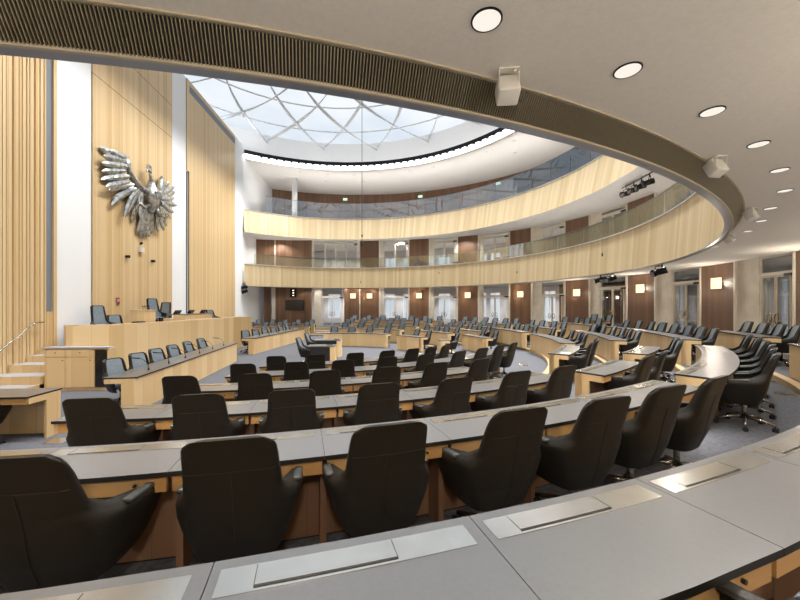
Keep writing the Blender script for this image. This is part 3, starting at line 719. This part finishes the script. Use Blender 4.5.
for (a, b) in zip(ROS, ROS[1:]):
    A, B = Vector((*a, 0)), Vector((*b, 0)); d = (B-A); L = d.length; d.normalize(); nr = Vector((-d.y, d.x, 0))
    u = [(dist, 0), (dist+L, 0), (dist+L, RZ), (dist, RZ)]
    mb.quad([A, B, B+Vector((0, 0, RZ)), A+Vector((0, 0, RZ))], u)
    mb.quad([B+nr*.05, A+nr*.05, A+nr*.05+Vector((0, 0, RZ)), B+nr*.05+Vector((0, 0, RZ))], u)
    w = .32; A2, B2_ = A+nr*w, B+nr*w; zt = Vector((0, 0, RZ)); zt2 = Vector((0, 0, RZ+.025))
    tp.quad([A+zt2, B+zt2, B2_+zt2, A2+zt2]); tp.quad([A+zt, B+zt, B+zt2, A+zt2]); tp.quad([B2_+zt, A2+zt, A2+zt2, B2_+zt2]); tp.quad([B+zt, A+zt, A2+zt, B2_+zt])
    dist += L
mb.build('front_panel', 'oak_desk', ro); tp.build('top_ledge', 'oak_desk', ro)
# cabinet at the left of the rostrum
cb = thing('low_cabinet', 'low oak cabinet with a black panel at its right, left of the rostrum', 'cabinet', (-4.85, -6.05, 0))
m = MB(); m.box((-4.83, -5.95, .58), (1.66, .22, 1.12)); m.box((-4.83, -5.95, .03), (1.6, .18, .06)); m.build('body', 'oak_desk', cb)
m = MB(); m.box((-4.86, -5.97, 1.16), (1.66, .26, .035)); m.build('top', 'step_top', cb)
for (x0, x1, z0, z1, nm) in ((-5.62, -5.1, .92, 1.11, 'drawer'), (-5.09, -4.4, .92, 1.11, 'drawer'), (-5.62, -5.1, .1, .905, 'door'), (-5.09, -4.4, .1, .905, 'door')):
    m = MB(); m.box(((x0+x1)/2, -6.075, (z0+z1)/2), (x1-x0, .02, z1-z0)); o = m.build(nm, 'oak_desk', cb)
    m = MB(); c = Vector(((x0+x1)/2 if nm == 'drawer' else x1-.08, -6.085, z1-.08)); m.tube([c, c+Vector((0, -.015, 0))], .012, 8); m.build('lock', 'bronze_edge', o)
m = MB(); m.box((-4.215, -6.075, .6), (.3, .02, 1.0)); m.build('black_panel', 'screen_black', cb)
# steps beside the cabinet
for i, (y, h) in enumerate(((-6.6, .2), (-6.15, .42), (-5.6, .64), (-5.1, .82))):
    m = MB(); m.box((-6.35, (y-3.9)/2+0, h/2), (1.3, -3.9-y, h), mi=0, mtop=1); struct('floor', m, ['oak_desk', 'step_top'])
m = MB(); m.box((-6.5, -4.3, .5), (.9, .9, 1.0), mi=0, mtop=1); struct('floor', m, ['oak_desk', 'step_top'])
hr = thing('handrail', 'slim metal handrail rising along the ribbed oak wall beside the steps', 'handrail', (WV+.12, -6.6, 1.0))
m = MB(); m.tube([(WV+.14, -6.9, .85), (WV+.14, -5.9, 1.1), (WV+.14, -5.0, 1.78), (WV+.14, -4.7, 1.79)], .02, 8); m.build('rail', 'polished_alu', hr)
for y, z in ((-5.9, 1.1), (-5.0, 1.78)):
    m = MB(); m.tube([(WV, y, z-.08), (WV+.1, y, z-.08), (WV+.14, y, z)], .01, 6); m.build('bracket', 'polished_alu', hr)
# things on the rostrum
RF = 1.0
place(CHH, (-6.3, -3.2, RF), R(-122), 'high-backed chair at the left end of the rostrum')
place(CHH, (-6.1, -.6, RF+.3), R(-128), 'high-backed presiding chair behind the middle of the rostrum')
place(CHH, (-6.55, .7, RF+.15), R(-165), 'high-backed grey chair before the right white wall strip')
place(CHF, (-6.15, -2.75, RF-.1), R(-130), 'low black chair behind the rostrum, left of the speaker box')
place(CHF, (-5.5, 3.3, RF), R(-120), 'dark chair at the right end of the rostrum')
t = thing('speaker_box', 'plain oak lectern box standing on the rostrum', 'lectern', (-5.75, -1.65, RF))
m = MB(); m.box((-5.72, -2.0, 1.55), (.5, .66, 1.10)); m.build('body', 'oak_desk', t)
m = MB(); m.box((-5.72, -2.0, 2.115), (.54, .70, .03)); m.build('top', 'oak_desk', t)
for j in range(4):
    m = MB(); c = Vector((-5.6, -2.2+.12*j, 2.13)); m.tube([c, c+Vector((0, 0, .1))], .008, 5); m.tube([c+Vector((0, 0, .1)), c+Vector((-.02, 0, .16))], .018, 6)
    tag(m.build('lectern_microphone', 'black_metal'), '%s short microphone from the left on the oak lectern box' % ORD[j], 'microphone')
t = thing('presidium_desk', 'raised oak desk with grey top on the right half of the rostrum', 'desk', (-5.3, 1.6, RF))
m = MB(); m.box((-5.45, 1.25, 1.45), (.06, 3.4, .86)); m.build('front_panel', 'oak_desk', t)
m = MB(); m.box((-5.7, -.2, 1.38), (.5, 1.0, .72)); m.build('side_panel', 'oak_desk', t)
m = MB(); m.box((-5.68, 1.4, 1.89), (.55, 3.1, .03)); m.build('desktop', 'linoleum', t)
for j, (y, lb) in enumerate(((.35, 'left'), (1.5, 'middle'), (2.7, 'right'))):
    t = thing('monitor', 'low black monitor seen edge-on, %s one on the raised rostrum desk' % lb, 'monitor', (-5.75, y, 1.885))
    mat = Matrix.Rotation(R(35), 3, 'Y')
    m = MB(); m.box((-5.75, y, 1.98), (.03, .5, .22), mat=mat); m.build('screen', 'screen_black', t)
    m = MB(); m.cyl((-5.75, y, 1.885), .05, .07, 10); m.build('stand', 'black_plastic', t)
t = thing('control_unit', 'small black screen unit behind the rostrum beside the lectern box', 'screen', (-5.6, -2.2, RF))
m = MB(); m.box((-5.5, -2.6, 1.6), (.25, .35, .22)); m.build('case', 'black_plastic', t)
m = MB(); m.box((-5.5, -2.6, 1.3), (.06, .06, .6)); m.build('stand', 'black_plastic', t)
m = MB(); m.box((-5.45, -1.35, 1.66), (.06, .22, .3)); m.box((-5.45, -1.35, 1.26), (.05, .05, .52)); tag(m.build('small_monitor', 'black_plastic'), 'small black monitor right of the oak lectern box', 'monitor')
t = thing('wall_call_lamp', 'small wall plate with a red lamp left of the lectern box', 'wall lamp', (WV, -1.5, 2.47))
m = MB(); m.box((WV+.02, -1.5, 2.47), (.04, .15, .26)); m.build('plate', 'steel_grey', t)
m = MB(); m.box((WV+.045, -1.5, 2.49), (.012, .07, .1)); m.build('lamp', 'red_lamp', t)
# ------------------------------------------------------------------ eagle
EF = [((-1.35,5.83),(-2.36,5.78)),((-1.13,5.76),(-2.42,5.45)),((-1.05,5.57),(-2.4,5.19)),((-1.02,5.42),(-2.32,4.92)),((-.98,5.22),(-2.27,4.64)),((-.9,5.02),(-2.3,4.37)),((-.82,4.94),(-2.1,4.32)),((-.74,4.86),(-1.88,3.81)),((-.66,4.83),(-1.7,4.07)),((-.58,4.82),(-1.38,3.46)),((-.5,4.82),(-1.2,3.84)),((-.39,4.81),(-.93,3.81)),((-.25,4.79),(-.66,3.43)),((-.11,4.83),(-.42,3.72)),((-1.08,5.67),(-1.63,5.89)),((-1.02,5.85),(-1.35,6.01)),((.93,5.04),(1.28,6.01)),((1.03,5.08),(1.61,5.96)),((1.07,5.03),(2.21,5.91)),((1.13,4.96),(2.37,5.69)),((1.17,4.89),(2.37,5.38)),((1.19,4.81),(2.28,4.99)),((1.19,4.72),(2.14,4.59)),((1.13,4.61),(1.98,4.25)),((1.03,4.55),(1.76,3.84)),((.93,4.49),(1.24,3.5)),((.84,4.52),(.91,3.38)),((.74,4.56),(1.48,3.94)),((.93,4.9),(2.09,5.25))]
ET = [((.09,4.31),(-.35,3.03)),((.17,4.31),(-.15,2.94)),((.27,4.3),(.06,2.92)),((.38,4.33),(.27,2.97)),((.49,4.37),(.42,3.06)),((.61,4.43),(.61,3.22))]
eg = thing('heraldic_eagle', 'large steel heraldic eagle sculpture with spread wings on the oak wall', 'sculpture', (WV+.3, .3, 6))
def feather(a, b, w, x0, x1, name):
    a, b = Vector((WV+x0*.75, a[0]-.22, a[1]+2.3)), Vector((WV+x1*.6, b[0]-.16, b[1]+2.3)); d = (b-a); L = d.length; d.normalize(); s = Vector((1, 0, 0)).cross(d).normalized()
    m = MB(); pr = [(0, .35), (.12, .6), (.35, .85), (.65, 1), (.85, .85), (1, .15)]
    front = [[a+d*L*t+s*(w*q*k)+Vector((.03*(1-abs(k))+.0, 0, 0)) for k in (-1, -.4, 0, .4, 1)] for t, q in pr]
    back = [[p-Vector((.035, 0, 0)) for p in r_] for r_ in front]
    m.thick(front, back); o = m.build(name, 'eagle_metal', eg); weld(o, 30)
for i, (a, b) in enumerate(EF): feather(a, b, .115, .28+.02*(i % 3), .16+.1*((i*7) % 4), 'wing_feather')
for i, (a, b) in enumerate(EF):
    if i % 2 == 0 and i < 26:
        mid = (lerp(a[0], b[0], .62), lerp(a[1], b[1], .62)+.03); a2 = (a[0]*.92+.3*.08, a[1]+.03); feather(a2, mid, .12, .36, .30, 'wing_feather')
for a, b in ET: feather(a, b, .1, .26, .2, 'tail_feather')
# arm bones of the wings
for pts in ([(.1, 4.95), (-.45, 5.0), (-.9, 5.3), (-1.02, 5.65), (-1.1, 5.95)], [(.72, 4.7), (1.0, 4.9), (1.02, 5.3), (1.12, 5.75), (1.2, 6.0)]):
    m = MB(); m.tube([(WV+.24, u-.22, z+2.3) for u, z in pts], [.12, .13, .13, .11, .06], 8); m.build('wing_bone', 'eagle_metal', eg)
m = MB(); bp = [(.42, 5.55, .10), (.42, 5.35, .17), (.42, 5.1, .29), (.41, 4.8, .34), (.4, 4.5, .3), (.38, 4.25, .2), (.36, 4.1, .1)]
m.tube([(WV+.25, u-.22, z+2.3) for u, z, _ in bp], [q for _, _, q in bp], 10); m.build('body', 'eagle_metal', eg)
m = MB(); m.tube([(WV+.26, .18, 7.75), (WV+.28, .08, 8.0), (WV+.3, .0, 8.15)], [.1, .07, .06], 8)
m.tube([(WV+.3, .04, 8.12), (WV+.32, -.08, 8.2), (WV+.32, -.22, 8.14), (WV+.32, -.26, 8.06)], [.07, .085, .045, .015], 8); m.build('head', 'eagle_metal', eg)
m = MB()
for k in range(3): m.box((WV+.3, -.14+.1*k, 8.36+.03*(k == 1)), (.05, .06, .14))
m.box((WV+.3, -.04, 8.28), (.06, .28, .05)); m.build('crown', 'eagle_metal', eg)
m = MB(); m.box((WV+.53, .22, 7.15), (.05, .36, .38), mat=Matrix.Rotation(R(12), 3, 'X')); m.build('breast_shield', 'eagle_metal', eg)
for sgn, pts in ((-1, [(.2, 4.35), (-.15, 4.2), (-.45, 4.3)]), (1, [(.65, 4.35), (.95, 4.1), (1.2, 4.15)])):
    m = MB(); m.tube([(WV+.30, u-.22, z+2.3) for u, z in pts], [.1, .07, .05], 8)
    e = pts[-1]
    for k in (-1, 0, 1): m.tube([(WV+.3, e[0]-.22, e[1]+2.3), (WV+.33, e[0]-.22+sgn*.14, e[1]+2.3+.1*k-.05)], [.035, .015], 6)
    m.build('leg', 'eagle_metal', eg)
m = MB(); m.box((WV+.06, -.17, 4.7), (.12, .24, .22)); tag(m.build('wall_camera', 'speaker_white'), 'small white camera box on the oak wall under the eagle', 'camera')
m = MB(); m.tube([(WV+.02, -.17, 4.95), (WV+.1, -.17, 5.02)], .05, 8); tag(m.build('wall_sensor', 'black_plastic'), 'small dark sensor just above the white box under the eagle', 'sensor')
for y, z, lb in ((-1.02, 4.29, 'left'), (.61, 4.31, 'right')):
    m = MB(); m.tube([(WV, y, z), (WV+.14, y, z)], .06, 10); tag(m.build('wall_projector', 'black_metal'), 'small black round fitting under the eagle, the %s one' % lb, 'wall fitting')

# ------------------------------------------------------------------ lamps and fittings
def spot(name, loc, power, size, parent=None, color=(1, .95, .89), blend=.6, rot=None, rad=.08):
    l = bpy.data.lights.new(name, 'SPOT'); l.energy = power; l.spot_size = R(size); l.spot_blend = blend; l.color = color; l.shadow_soft_size = rad
    o = bpy.data.objects.new(name, l); col.objects.link(o); o.location = loc
    if rot: o.rotation_euler = rot
    if parent: o.parent = parent
    return o
def make_dl(rad, name='ceiling_downlight'):
    t = thing(name, 'round recessed downlight', 'ceiling light')
    m = MB(); k = 28
    for r0, r1, z0, z1, in ((rad, rad*1.12, -.006, -.006),):
        for j in range(k):
            a, b = 2*pi*j/k, 2*pi*(j+1)/k
            m.quad([(r1*cos(a), r1*sin(a), -.006), (r1*cos(b), r1*sin(b), -.006), (r0*cos(b), r0*sin(b), -.008), (r0*cos(a), r0*sin(a), -.008)][::-1])
            m.quad([(r1*cos(a), r1*sin(a), -.006), (r1*cos(b), r1*sin(b), -.006), (r1*cos(b), r1*sin(b), 0), (r1*cos(a), r1*sin(a), 0)])
    m.build('frame', 'black_metal', t, world=False)
    m = MB(); m.cyl((0, 0, -.006), rad, .005, k); m.build('diffuser', 'light_lens', t, world=False)
    return t
DL = make_dl(.08); DS = make_dl(.06, 'soffit_spotlight'); DU = make_dl(.09, 'gallery_spotlight')
side = lambda a: 'right' if a > -60 else 'upper'
i = 0; a = -74.8
VIS = ['largest, at the top edge of the picture', 'second from the top', 'third from the top', 'fourth from the top', 'fifth from the top', 'sixth from the top', 'seventh from the top', 'eighth, before the row turns behind the balcony edge', 'ninth, small and near the oak balcony bottom', 'tenth, farthest small one near the oak balcony bottom']
while a < 112:
    d = place(DL, P(14.53 if a < -50 else 14.42, a, C0), 0, 'round ceiling downlight, '+(VIS[i] if i < len(VIS) else 'number %d of the row, hidden behind the balcony' % (i+1)), 'downlights under the first balcony')
    if a < 20 or i % 2 == 0:
        l = spot('downlight_lamp', (0, 0, -.03), 48 if a < -62 else 13, 130, d)
    a += 4.65; i += 1
for a in (-79.5, -84.1, -88.8):
    d = place(DL, P(14.56, a, C0), 0, 'round downlight behind the top edge of the picture', 'downlights out of the picture'); spot('downlight_lamp', (0, 0, -.03), 70, 110, d)
# second ring of ceiling lamps by the corridor doors
i = 0
for j in range(24):
    a = lerp(-12, 108, j/23)
    place(DS, P(14.75-.0*j, a, B2-.02), 0, 'small round spotlight under the second balcony, %s from the right' % (ORD[j] if j < 20 else 'number %d' % (j+1)), 'spotlights under the second balcony')
for j in range(10):
    a = lerp(-75, 110, j/9); spot('gallery_lamp', P(14.9, a, B2-.1), 260, 150)
k = 0
for rr, da, off in ((14.9, 9, 0), (16.6, 12, 4)):
    a = -5+off
    while a < 108:
        place(DU, P(rr, a, C2), 0, 'small spotlight of the upper white ceiling, %s ring, number %d from the right' % ('inner' if rr < 15 else 'outer', k+1), 'spotlights in the upper ceiling'); a += da; k += 1
    k = 0
for j in range(15):  # unseen lamps added behind the parapets to brighten the ceilings
    a = lerp(-60, 108, j/14); o = spot('parapet_fill', P(14.75+sh(a), a, T2-.25), 330, 150, rad=.3); o.rotation_euler = (pi, 0, 0)
    o = spot('parapet_fill', P(14.35+sh(a), a, T0-.25), 60, 150, rad=.3); o.rotation_euler = (pi, 0, 0)
for j in range(30):  # unseen lamps added to whiten the drum
    a = j*12; o = spot('drum_fill', P(11.6, a, C2-.6) if abs((a+180) % 360-180) < 112 else P(11.6, a, ZT+.2), 52, 150, color=(1, 1, 1), rad=.5); o.rotation_euler = (P(13.6, a, ZDr+1)-o.location).to_track_quat('-Z', 'Y').to_euler()
# wall washers on the upper gallery wood
for j in range(14):
    a = lerp(25, 106, j/13); spot('wall_washer', P(19.9, a, C2-.12), 60, 80, color=(1, .75, .5))
# light of the luminaire ring
for j in range(26):
    a = lerp(-112, 112, j/25); o = spot('ring_lamp', P(13.2, a, C2-.1), 1380, 84, color=(1, .98, .95), rad=.3, blend=.8); o.rotation_euler = (P(9.0, a, 0)-o.location).to_track_quat('-Z', 'Y').to_euler()
for j in range(9):  # unseen spots added to brighten the straight wall, no fittings modelled
    y = lerp(-8, 11, j/8); o = spot('wall_fill', (-1.5, y, C2+.3), 1150, 70, color=(1, .98, .95), rad=.25, blend=.8); o.rotation_euler = (Vector((WV, y, 5.5))-o.location).to_track_quat('-Z', 'Y').to_euler()
# sconces
SC = make = thing('wall_sconce', 'square glass wall light', 'wall light')
m = MB(); m.box((-.015, 0, 0), (.03, .5, .46)); m.build('backplate', 'brass', SC, world=False)
m = MB()
for q in range(5):
    for w in range(5): m.box((-.055, -.2+.1*q, -.18+.09*w), (.05, .085, .078))
m.build('glass_blocks', 'sconce_glow', SC, world=False)
SPX = [(85.4, 1), (79.8, 1), (63.2, 1), (48.2, 1), (33.75, 1), (19.65, 1), (4.85, 1), (-10.0, 1), (-24.6, 1), (-39.5, 1), (-54, 1), (-66, 1), (-79, 1), (-93, 1)]  # the first is added to stand for a sconce reflection in glass
NM = ['added as a reflection near the far left door', 'second one, beside the first bright window', 'third from the left', 'fourth from the left', 'fifth from the left', 'third from the right', 'second from the right', 'rightmost, large one before the stone pillar', 'out of view right of the rightmost', 'out of view behind the right edge', 'out of view beside the camera', 'added fill out of view behind the camera', 'added fill out of view left of the camera', 'added fill out of view at the near left']
for j, (a, on) in enumerate(SPX):
    if not on: continue
    o = place(SC, P(rw(a)-.06, a, 3.18 if a < 15 else 3.12), R(a), 'glowing square glass wall light on walnut, '+NM[j], 'square wall lights')
    l = bpy.data.lights.new('sconce_lamp', 'POINT'); l.energy = (34 if a > -60 else 85) ; l.color = (1, .90, .76); l.shadow_soft_size = .12  # unseen near-side sconces added as stronger fill for the ceiling
    lo = bpy.data.objects.new('sconce_lamp', l); col.objects.link(lo); lo.location = (-.16, 0, 0); lo.parent = o
# corridor light
for a in (-50, -35, -18, -3, 12, 27, 42, 57, 73, 92):
    for z in (C0-.1, B2-.1): spot('corridor_lamp', P(18.9, a, z), 520 if z < 5 else 230, 150, color=(1, .96, .93))
# wall screen and loudspeaker on the far left walnut panel
t = thing('wall_screen', 'black flat screen on the walnut panel at the far left', 'screen', P(rw(104.5)-.1, 104.5, 2.2))
tw = P(rw(108), 108)-P(rw(101), 101); TA = atan2(tw.y, tw.x); c = P(rw(104.6)-.15, 104.6); m = MB(); m.box((c.x, c.y, 2.32), (1.65, .06, .9), TA); m.build('frame', 'black_plastic', t)
m = MB(); m.box((c.x, c.y-.035, 2.32), (1.58, .02, .83), TA); m.build('display', 'screen_black', t)
c = P(rw(105)-.1, 105); t = thing('wall_light_box', 'black recessed box with three small lamps above the wall screen', 'light box', c+Vector((0, 0, 3.3)))
m = MB(); m.box((c.x, c.y, 3.38), (.55, .14, .75), TA); m.build('case', 'black_metal', t)
for q in range(3):
    m = MB(); m.box((c.x-.0, c.y-.08, 3.15+.22*q), (.12, .03, .06), TA); m.build('lamp', 'light_warm', t)
# white loudspeakers at the ceiling edge
SPK = thing('ceiling_speaker', 'white loudspeaker', 'loudspeaker')
m = MB(); mat = Matrix.Rotation(R(-28), 3, 'Y'); m.rbox((-.03, 0, -.115), (.13, .15, .17), .015, mat=mat); m.build('cabinet', 'speaker_white', SPK, world=False)
m = MB(); m.tube([Vector((-.03, .085, -.19)), Vector((-.03, .10, -.20))], .008, 8); m.build('badge', 'black_plastic', SPK, world=False)
m = MB(); m.box((0, 0, -.004), (.10, .14, .008)); m.box((.02, .068, -.05), (.03, .006, .1)); m.box((.02, -.068, -.05), (.03, .006, .1)); m.tube([(.02, -.04, -.008), (.02, -.04, -.015)], .012, 8); m.tube([(.02, .04, -.008), (.02, .04, -.015)], .012, 8); m.build('bracket', 'speaker_white', SPK, world=False)
for a, lb in ((-73.2, 'largest and nearest, over the grille'), (-60.6, 'second, right over the grille bend'), (-47.9, 'third, small near the ceiling lamps'), (-36.0, 'farthest, by the oak parapet bottom')):
    place(SPK, P(14.2, a, C0), R(a-25), 'white loudspeaker hung from the ceiling, '+lb, 'white ceiling loudspeakers')
# stage lights in clusters
STG = thing('stage_light', 'black stage light', 'stage light')
m = MB(); m.tube([(-.11, 0, -.27), (.1, 0, -.21)], [.075, .085], 14); m.tube([(-.16, 0, -.285), (-.11, 0, -.27)], [.095, .08], 14); m.build('can', 'black_metal', STG, world=False)
m = MB(); m.tube([(-.163, 0, -.286), (-.158, 0, -.285)], .08, 14); m.build('lens', 'steel_grey', STG, world=False)
m = MB(); m.tube([(0, -.1, -.25), (0, -.1, -.1), (0, .1, -.1), (0, .1, -.25)], .012, 6); m.tube([(0, 0, -.1), (0, 0, 0)], .015, 8); m.build('yoke', 'black_metal', STG, world=False)
def cluster(r, a0, n, da, z, where, r2=None):
    for q in range(n):
        o_ = place(STG, P(r, a0+da*q, z), R(a0+da*q+random.uniform(-40, 40)), 'black stage light %s, %s from the right' % (where, ORD[q]), 'stage lights '+where)
        if z < 5: o_.scale = (1.5, 1.5, 1.5)
    t = MB(); t.sweep([(r-.02, z-.02), (r+.02, z-.02), (r+.02, z), (r-.02, z)], a0-da*.6, a0+da*(n-.4), 6)
    tag(t.build('light_rail', 'black_metal'), 'short black rail carrying the stage lights '+where, 'rail')
cluster(14.35, -.8, 4, 1.15, C0-.02, 'under the oak parapet before the brown glass doors')
cluster(14.3, -15.0, 2, .9, C0-.02, 'under the oak parapet at the right')
cluster(14.9, -7.5, 4, 2.0, B2-.04, 'under the second balcony')
place(STG, (WV+.25, 11.3, EYE+1.75), R(30), 'upper black fitting on the white wall end at the left of the lower balcony')
place(STG, (WV+.25, 11.3, EYE+1.42), R(-20), 'lower black fitting on the white wall end at the left of the lower balcony')
# hanging microphones
def hang(x, y, z, zt, label):
    t = thing('hanging_microphone', label, 'microphone', (x, y, z))
    m = MB(); m.tube([(x, y, z+.1), (x, y, zt)], .012, 5); m.build('cable', 'black_metal', t)
    m = MB(); m.tube([(x, y, z-.14), (x, y, z+.12)], .035, 8); m.tube([(x, y, z+.3), (x, y, z+.42)], .035, 8); m.build('microphone_head', 'black_plastic', t)
hang(2.53, .17, EYE+2.85, dz(2.6)-.4, 'microphone on a long thin cable hanging from the dome centre')
for r_, a, zl, zh, lb in ((13.6, 25.8, EYE+2.2, EYE+2.9, 'right of the middle'), (13.6, -2.5, EYE+2.4, EYE+3.25, 'near the stage lights'), (13.6, 53.6, EYE+2.6, EYE+3.2, 'in the middle'), (13.6, 82, EYE+2.0, EYE+2.4, 'left of the middle')):
    p = P(r_, a); t = thing('hanging_microphone', 'tiny microphone on a short cable before the lower oak parapet, '+lb, 'microphone', (p.x, p.y, zl))
    m = MB(); m.tube([(p.x, p.y, zl), (p.x, p.y, zh), tuple(P(13.95, a, zh+.05))], .008, 5); m.build('cable', 'steel_grey', t)
    m = MB(); m.tube([(p.x, p.y, zl-.14), (p.x, p.y, zl)], .03, 8); m.build('microphone_head', 'black_metal', t)
# column and exit signs of the upper gallery
m = MB(); p = P(16.6, 104.5); m.cyl((p.x, p.y, B2+.2), .24, C2-B2-.2, 24); tag(m.build('gallery_column', 'white_wall'), 'round white column on the upper gallery at the left', 'column')
for a, lb in ((90, 'left'), (68, 'middle'), (46, 'right')):
    p = P(20.35, a, C2-.5); t = thing('exit_sign', 'small green exit sign on the upper gallery wall, the %s one' % lb, 'sign', p)
    m = MB(); m.box(p, (.05, .44, .24), R(a)); m.build('case', 'white_wall', t)
    q = P(20.31, a, C2-.5); m = MB(); m.box(q, (.03, .4, .2), R(a)); m.build('panel', 'exit_green', t)
    # running figure and arrow
    tv = Vector((-sin(R(a)), cos(R(a)), 0)); q2 = P(20.285, a, C2-.5); m = MB()
    m.box(q2+tv*.08, (.02, .03, .1), R(a)); m.box(q2-tv*.08, (.02, .1, .025), R(a)); m.build('symbol', 'white_wall', t)
# gallery seats on the second balcony, only partly seen through the glass
SEAT = thing('auditorium_chair', 'grey gallery seat', 'chair')
m = MB(); m.rbox((0, 0, .42), (.5, .45, .1), .03); m.build('seat', 'leather_skylit', SEAT, world=False)
m = MB(); m.rbox((0, -.24, .72), (.5, .07, .55), .03, mat=Matrix.Rotation(R(8), 3, 'X')); m.build('backrest', 'leather_skylit', SEAT, world=False)
m = MB(); m.box((0, -.05, .19), (.06, .25, .38)); m.build('leg', 'black_metal', SEAT, world=False)
for ri, (r_, h) in enumerate(((15.6, .5), (16.7, .9), (17.8, 1.3))):
    m = MB(); m.arc(r_-.45, 20.3 if ri == 2 else r_+.65, B2+.2, B2+.2+h, 30, 110, 60); struct('floor', m, 'carpet')
    for j in range(26):
        a = lerp(34, 107, j/25)
        if abs(a-104.5) < 3 and ri == 1: continue
        place(SEAT, P(r_, a, B2+.2+h), R(a)+pi/2, 'grey seat of the %s upper gallery row, %s from the right' % (('front', 'middle', 'rear')[ri], ORD[j] if j < 20 else 'number %d' % (j+1)), 'upper gallery seats')
# black chairs on the first balcony
mb = MB(); mb.arc(14.12, 14.66, C0+.2, C0+.75, 30, 85, 30); struct('floor', mb, 'carpet')
for a, lb in ((81.6, 'first'), (77.9, 'second'), (64.6, 'third'), (62.8, 'fourth'), (49.6, 'fifth'), (46.6, 'sixth'), (36.0, 'seventh'), (32.5, 'eighth')):
    place(CHF, P(14.36, a, C0+.755), R(a)+pi/2+R(random.uniform(-20, 20)), '%s black chair from the left above the lower oak parapet' % lb, 'chairs on the first balcony')
# pale sheet on the first balcony, lit notice on the small desk
t = thing('balcony_table', 'white table standing behind the glass of the first balcony', 'table', P(14.9, 28, C0+.2))
m = MB(); m.box(P(14.9, 27.5, C0+.93), (.6, 1.5, .04), R(27.5)); m.build('tabletop', 'white_wall', t)
m = MB(); m.box(P(14.65, 27.5, C0+.56), (.03, 1.4, .7), R(27.5)); m.build('front_panel', 'white_wall', t)
p = P(10.85, -41.5, DT[3]+.003); m = MB(); m.box(p, (.22, .3, .004), R(-30)); tag(m.build('paper_card', 'white_wall'), 'white card lying on the short grey desk at the bend', 'card')
# floor boxes
for r_, a, k, lb in ((9.3, -26, 4, 'before the long curved desk'), (9.7, -34.5, 4, 'at the end of the short desk'), (12.9, -32.5, 2, 'in the right aisle'), (14.9, -36.5, 1, 'right of the chairs at the strongly curved desk'), (14.75, -42.0, 1, 'nearest the right picture edge')):
    p = P(r_, a, FL[k]); t = thing('floor_box', 'flush metal floor box '+lb, 'floor box', p)
    m = MB(); m.box(p+Vector((0, 0, .004)), (.30, .30, .008), R(a)); m.build('cover', 'brushed_metal', t)
    m = MB(); m.box(p+Vector((0, 0, .009)), (.12, .03, .004), R(a)); m.build('slot', 'slot_dark', t)
for a, x, y, lb in ((0, -2.9, -7.4, 'left'), (0, -2.2, -8.9, 'right')):
    p = Vector((x, y-.8, 0)); t = thing('floor_box', 'flush metal floor box before the low oak cabinet, the %s one' % lb, 'floor box', p)
    m = MB(); m.box(p+Vector((0, 0, .004)), (.32, .26, .008)); m.build('cover', 'brushed_metal', t)

# ------------------------------------------------------------------ sky, camera
w = bpy.data.worlds.new('World'); bpy.context.scene.world = w; w.use_nodes = True; nt = w.node_tree
bg = nt.nodes['Background']; tc = nt.nodes.new('ShaderNodeTexCoord'); mp = nt.nodes.new('ShaderNodeMapping'); mp.inputs['Scale'].default_value = (1, 1, 2.5)
n = nt.nodes.new('ShaderNodeTexNoise'); n.inputs['Scale'].default_value = 2.2; n.inputs['Detail'].default_value = 5
cr = nt.nodes.new('ShaderNodeValToRGB'); cr.color_ramp.elements[0].position = .35; cr.color_ramp.elements[1].position = .6
cr.color_ramp.elements[0].color = srgb('#cddae8'); cr.color_ramp.elements[1].color = srgb('#fbfcfd')
nt.links.new(tc.outputs['Generated'], mp.inputs[0]); nt.links.new(mp.outputs[0], n.inputs['Vector']); nt.links.new(n.outputs['Fac'], cr.inputs[0]); nt.links.new(cr.outputs[0], bg.inputs[0])
bg.inputs[1].default_value = .98
cam = bpy.data.cameras.new('Camera'); co = bpy.data.objects.new('Camera', cam); col.objects.link(co)
cam.sensor_width = 36; cam.lens = 348.55/800*36; cam.shift_y = 5.28/800; cam.clip_start = .05; cam.clip_end = 300
co.location = (3.172, -15.996, EYE); co.rotation_euler = (R(90), 0, -math.atan2(.0688, .9976))
sc = bpy.context.scene; sc.camera = co
sc.view_settings.view_transform = 'Standard'; sc.view_settings.look = 'None'; sc.view_settings.gamma = 1; sc.view_settings.exposure = .13
sc.cycles.max_bounces = 8; sc.cycles.diffuse_bounces = 4; sc.cycles.transparent_max_bounces = 16; sc.cycles.use_denoising = True
sc.cycles.sample_clamp_indirect = 6; sc.cycles.caustics_reflective = False; sc.cycles.caustics_refractive = False
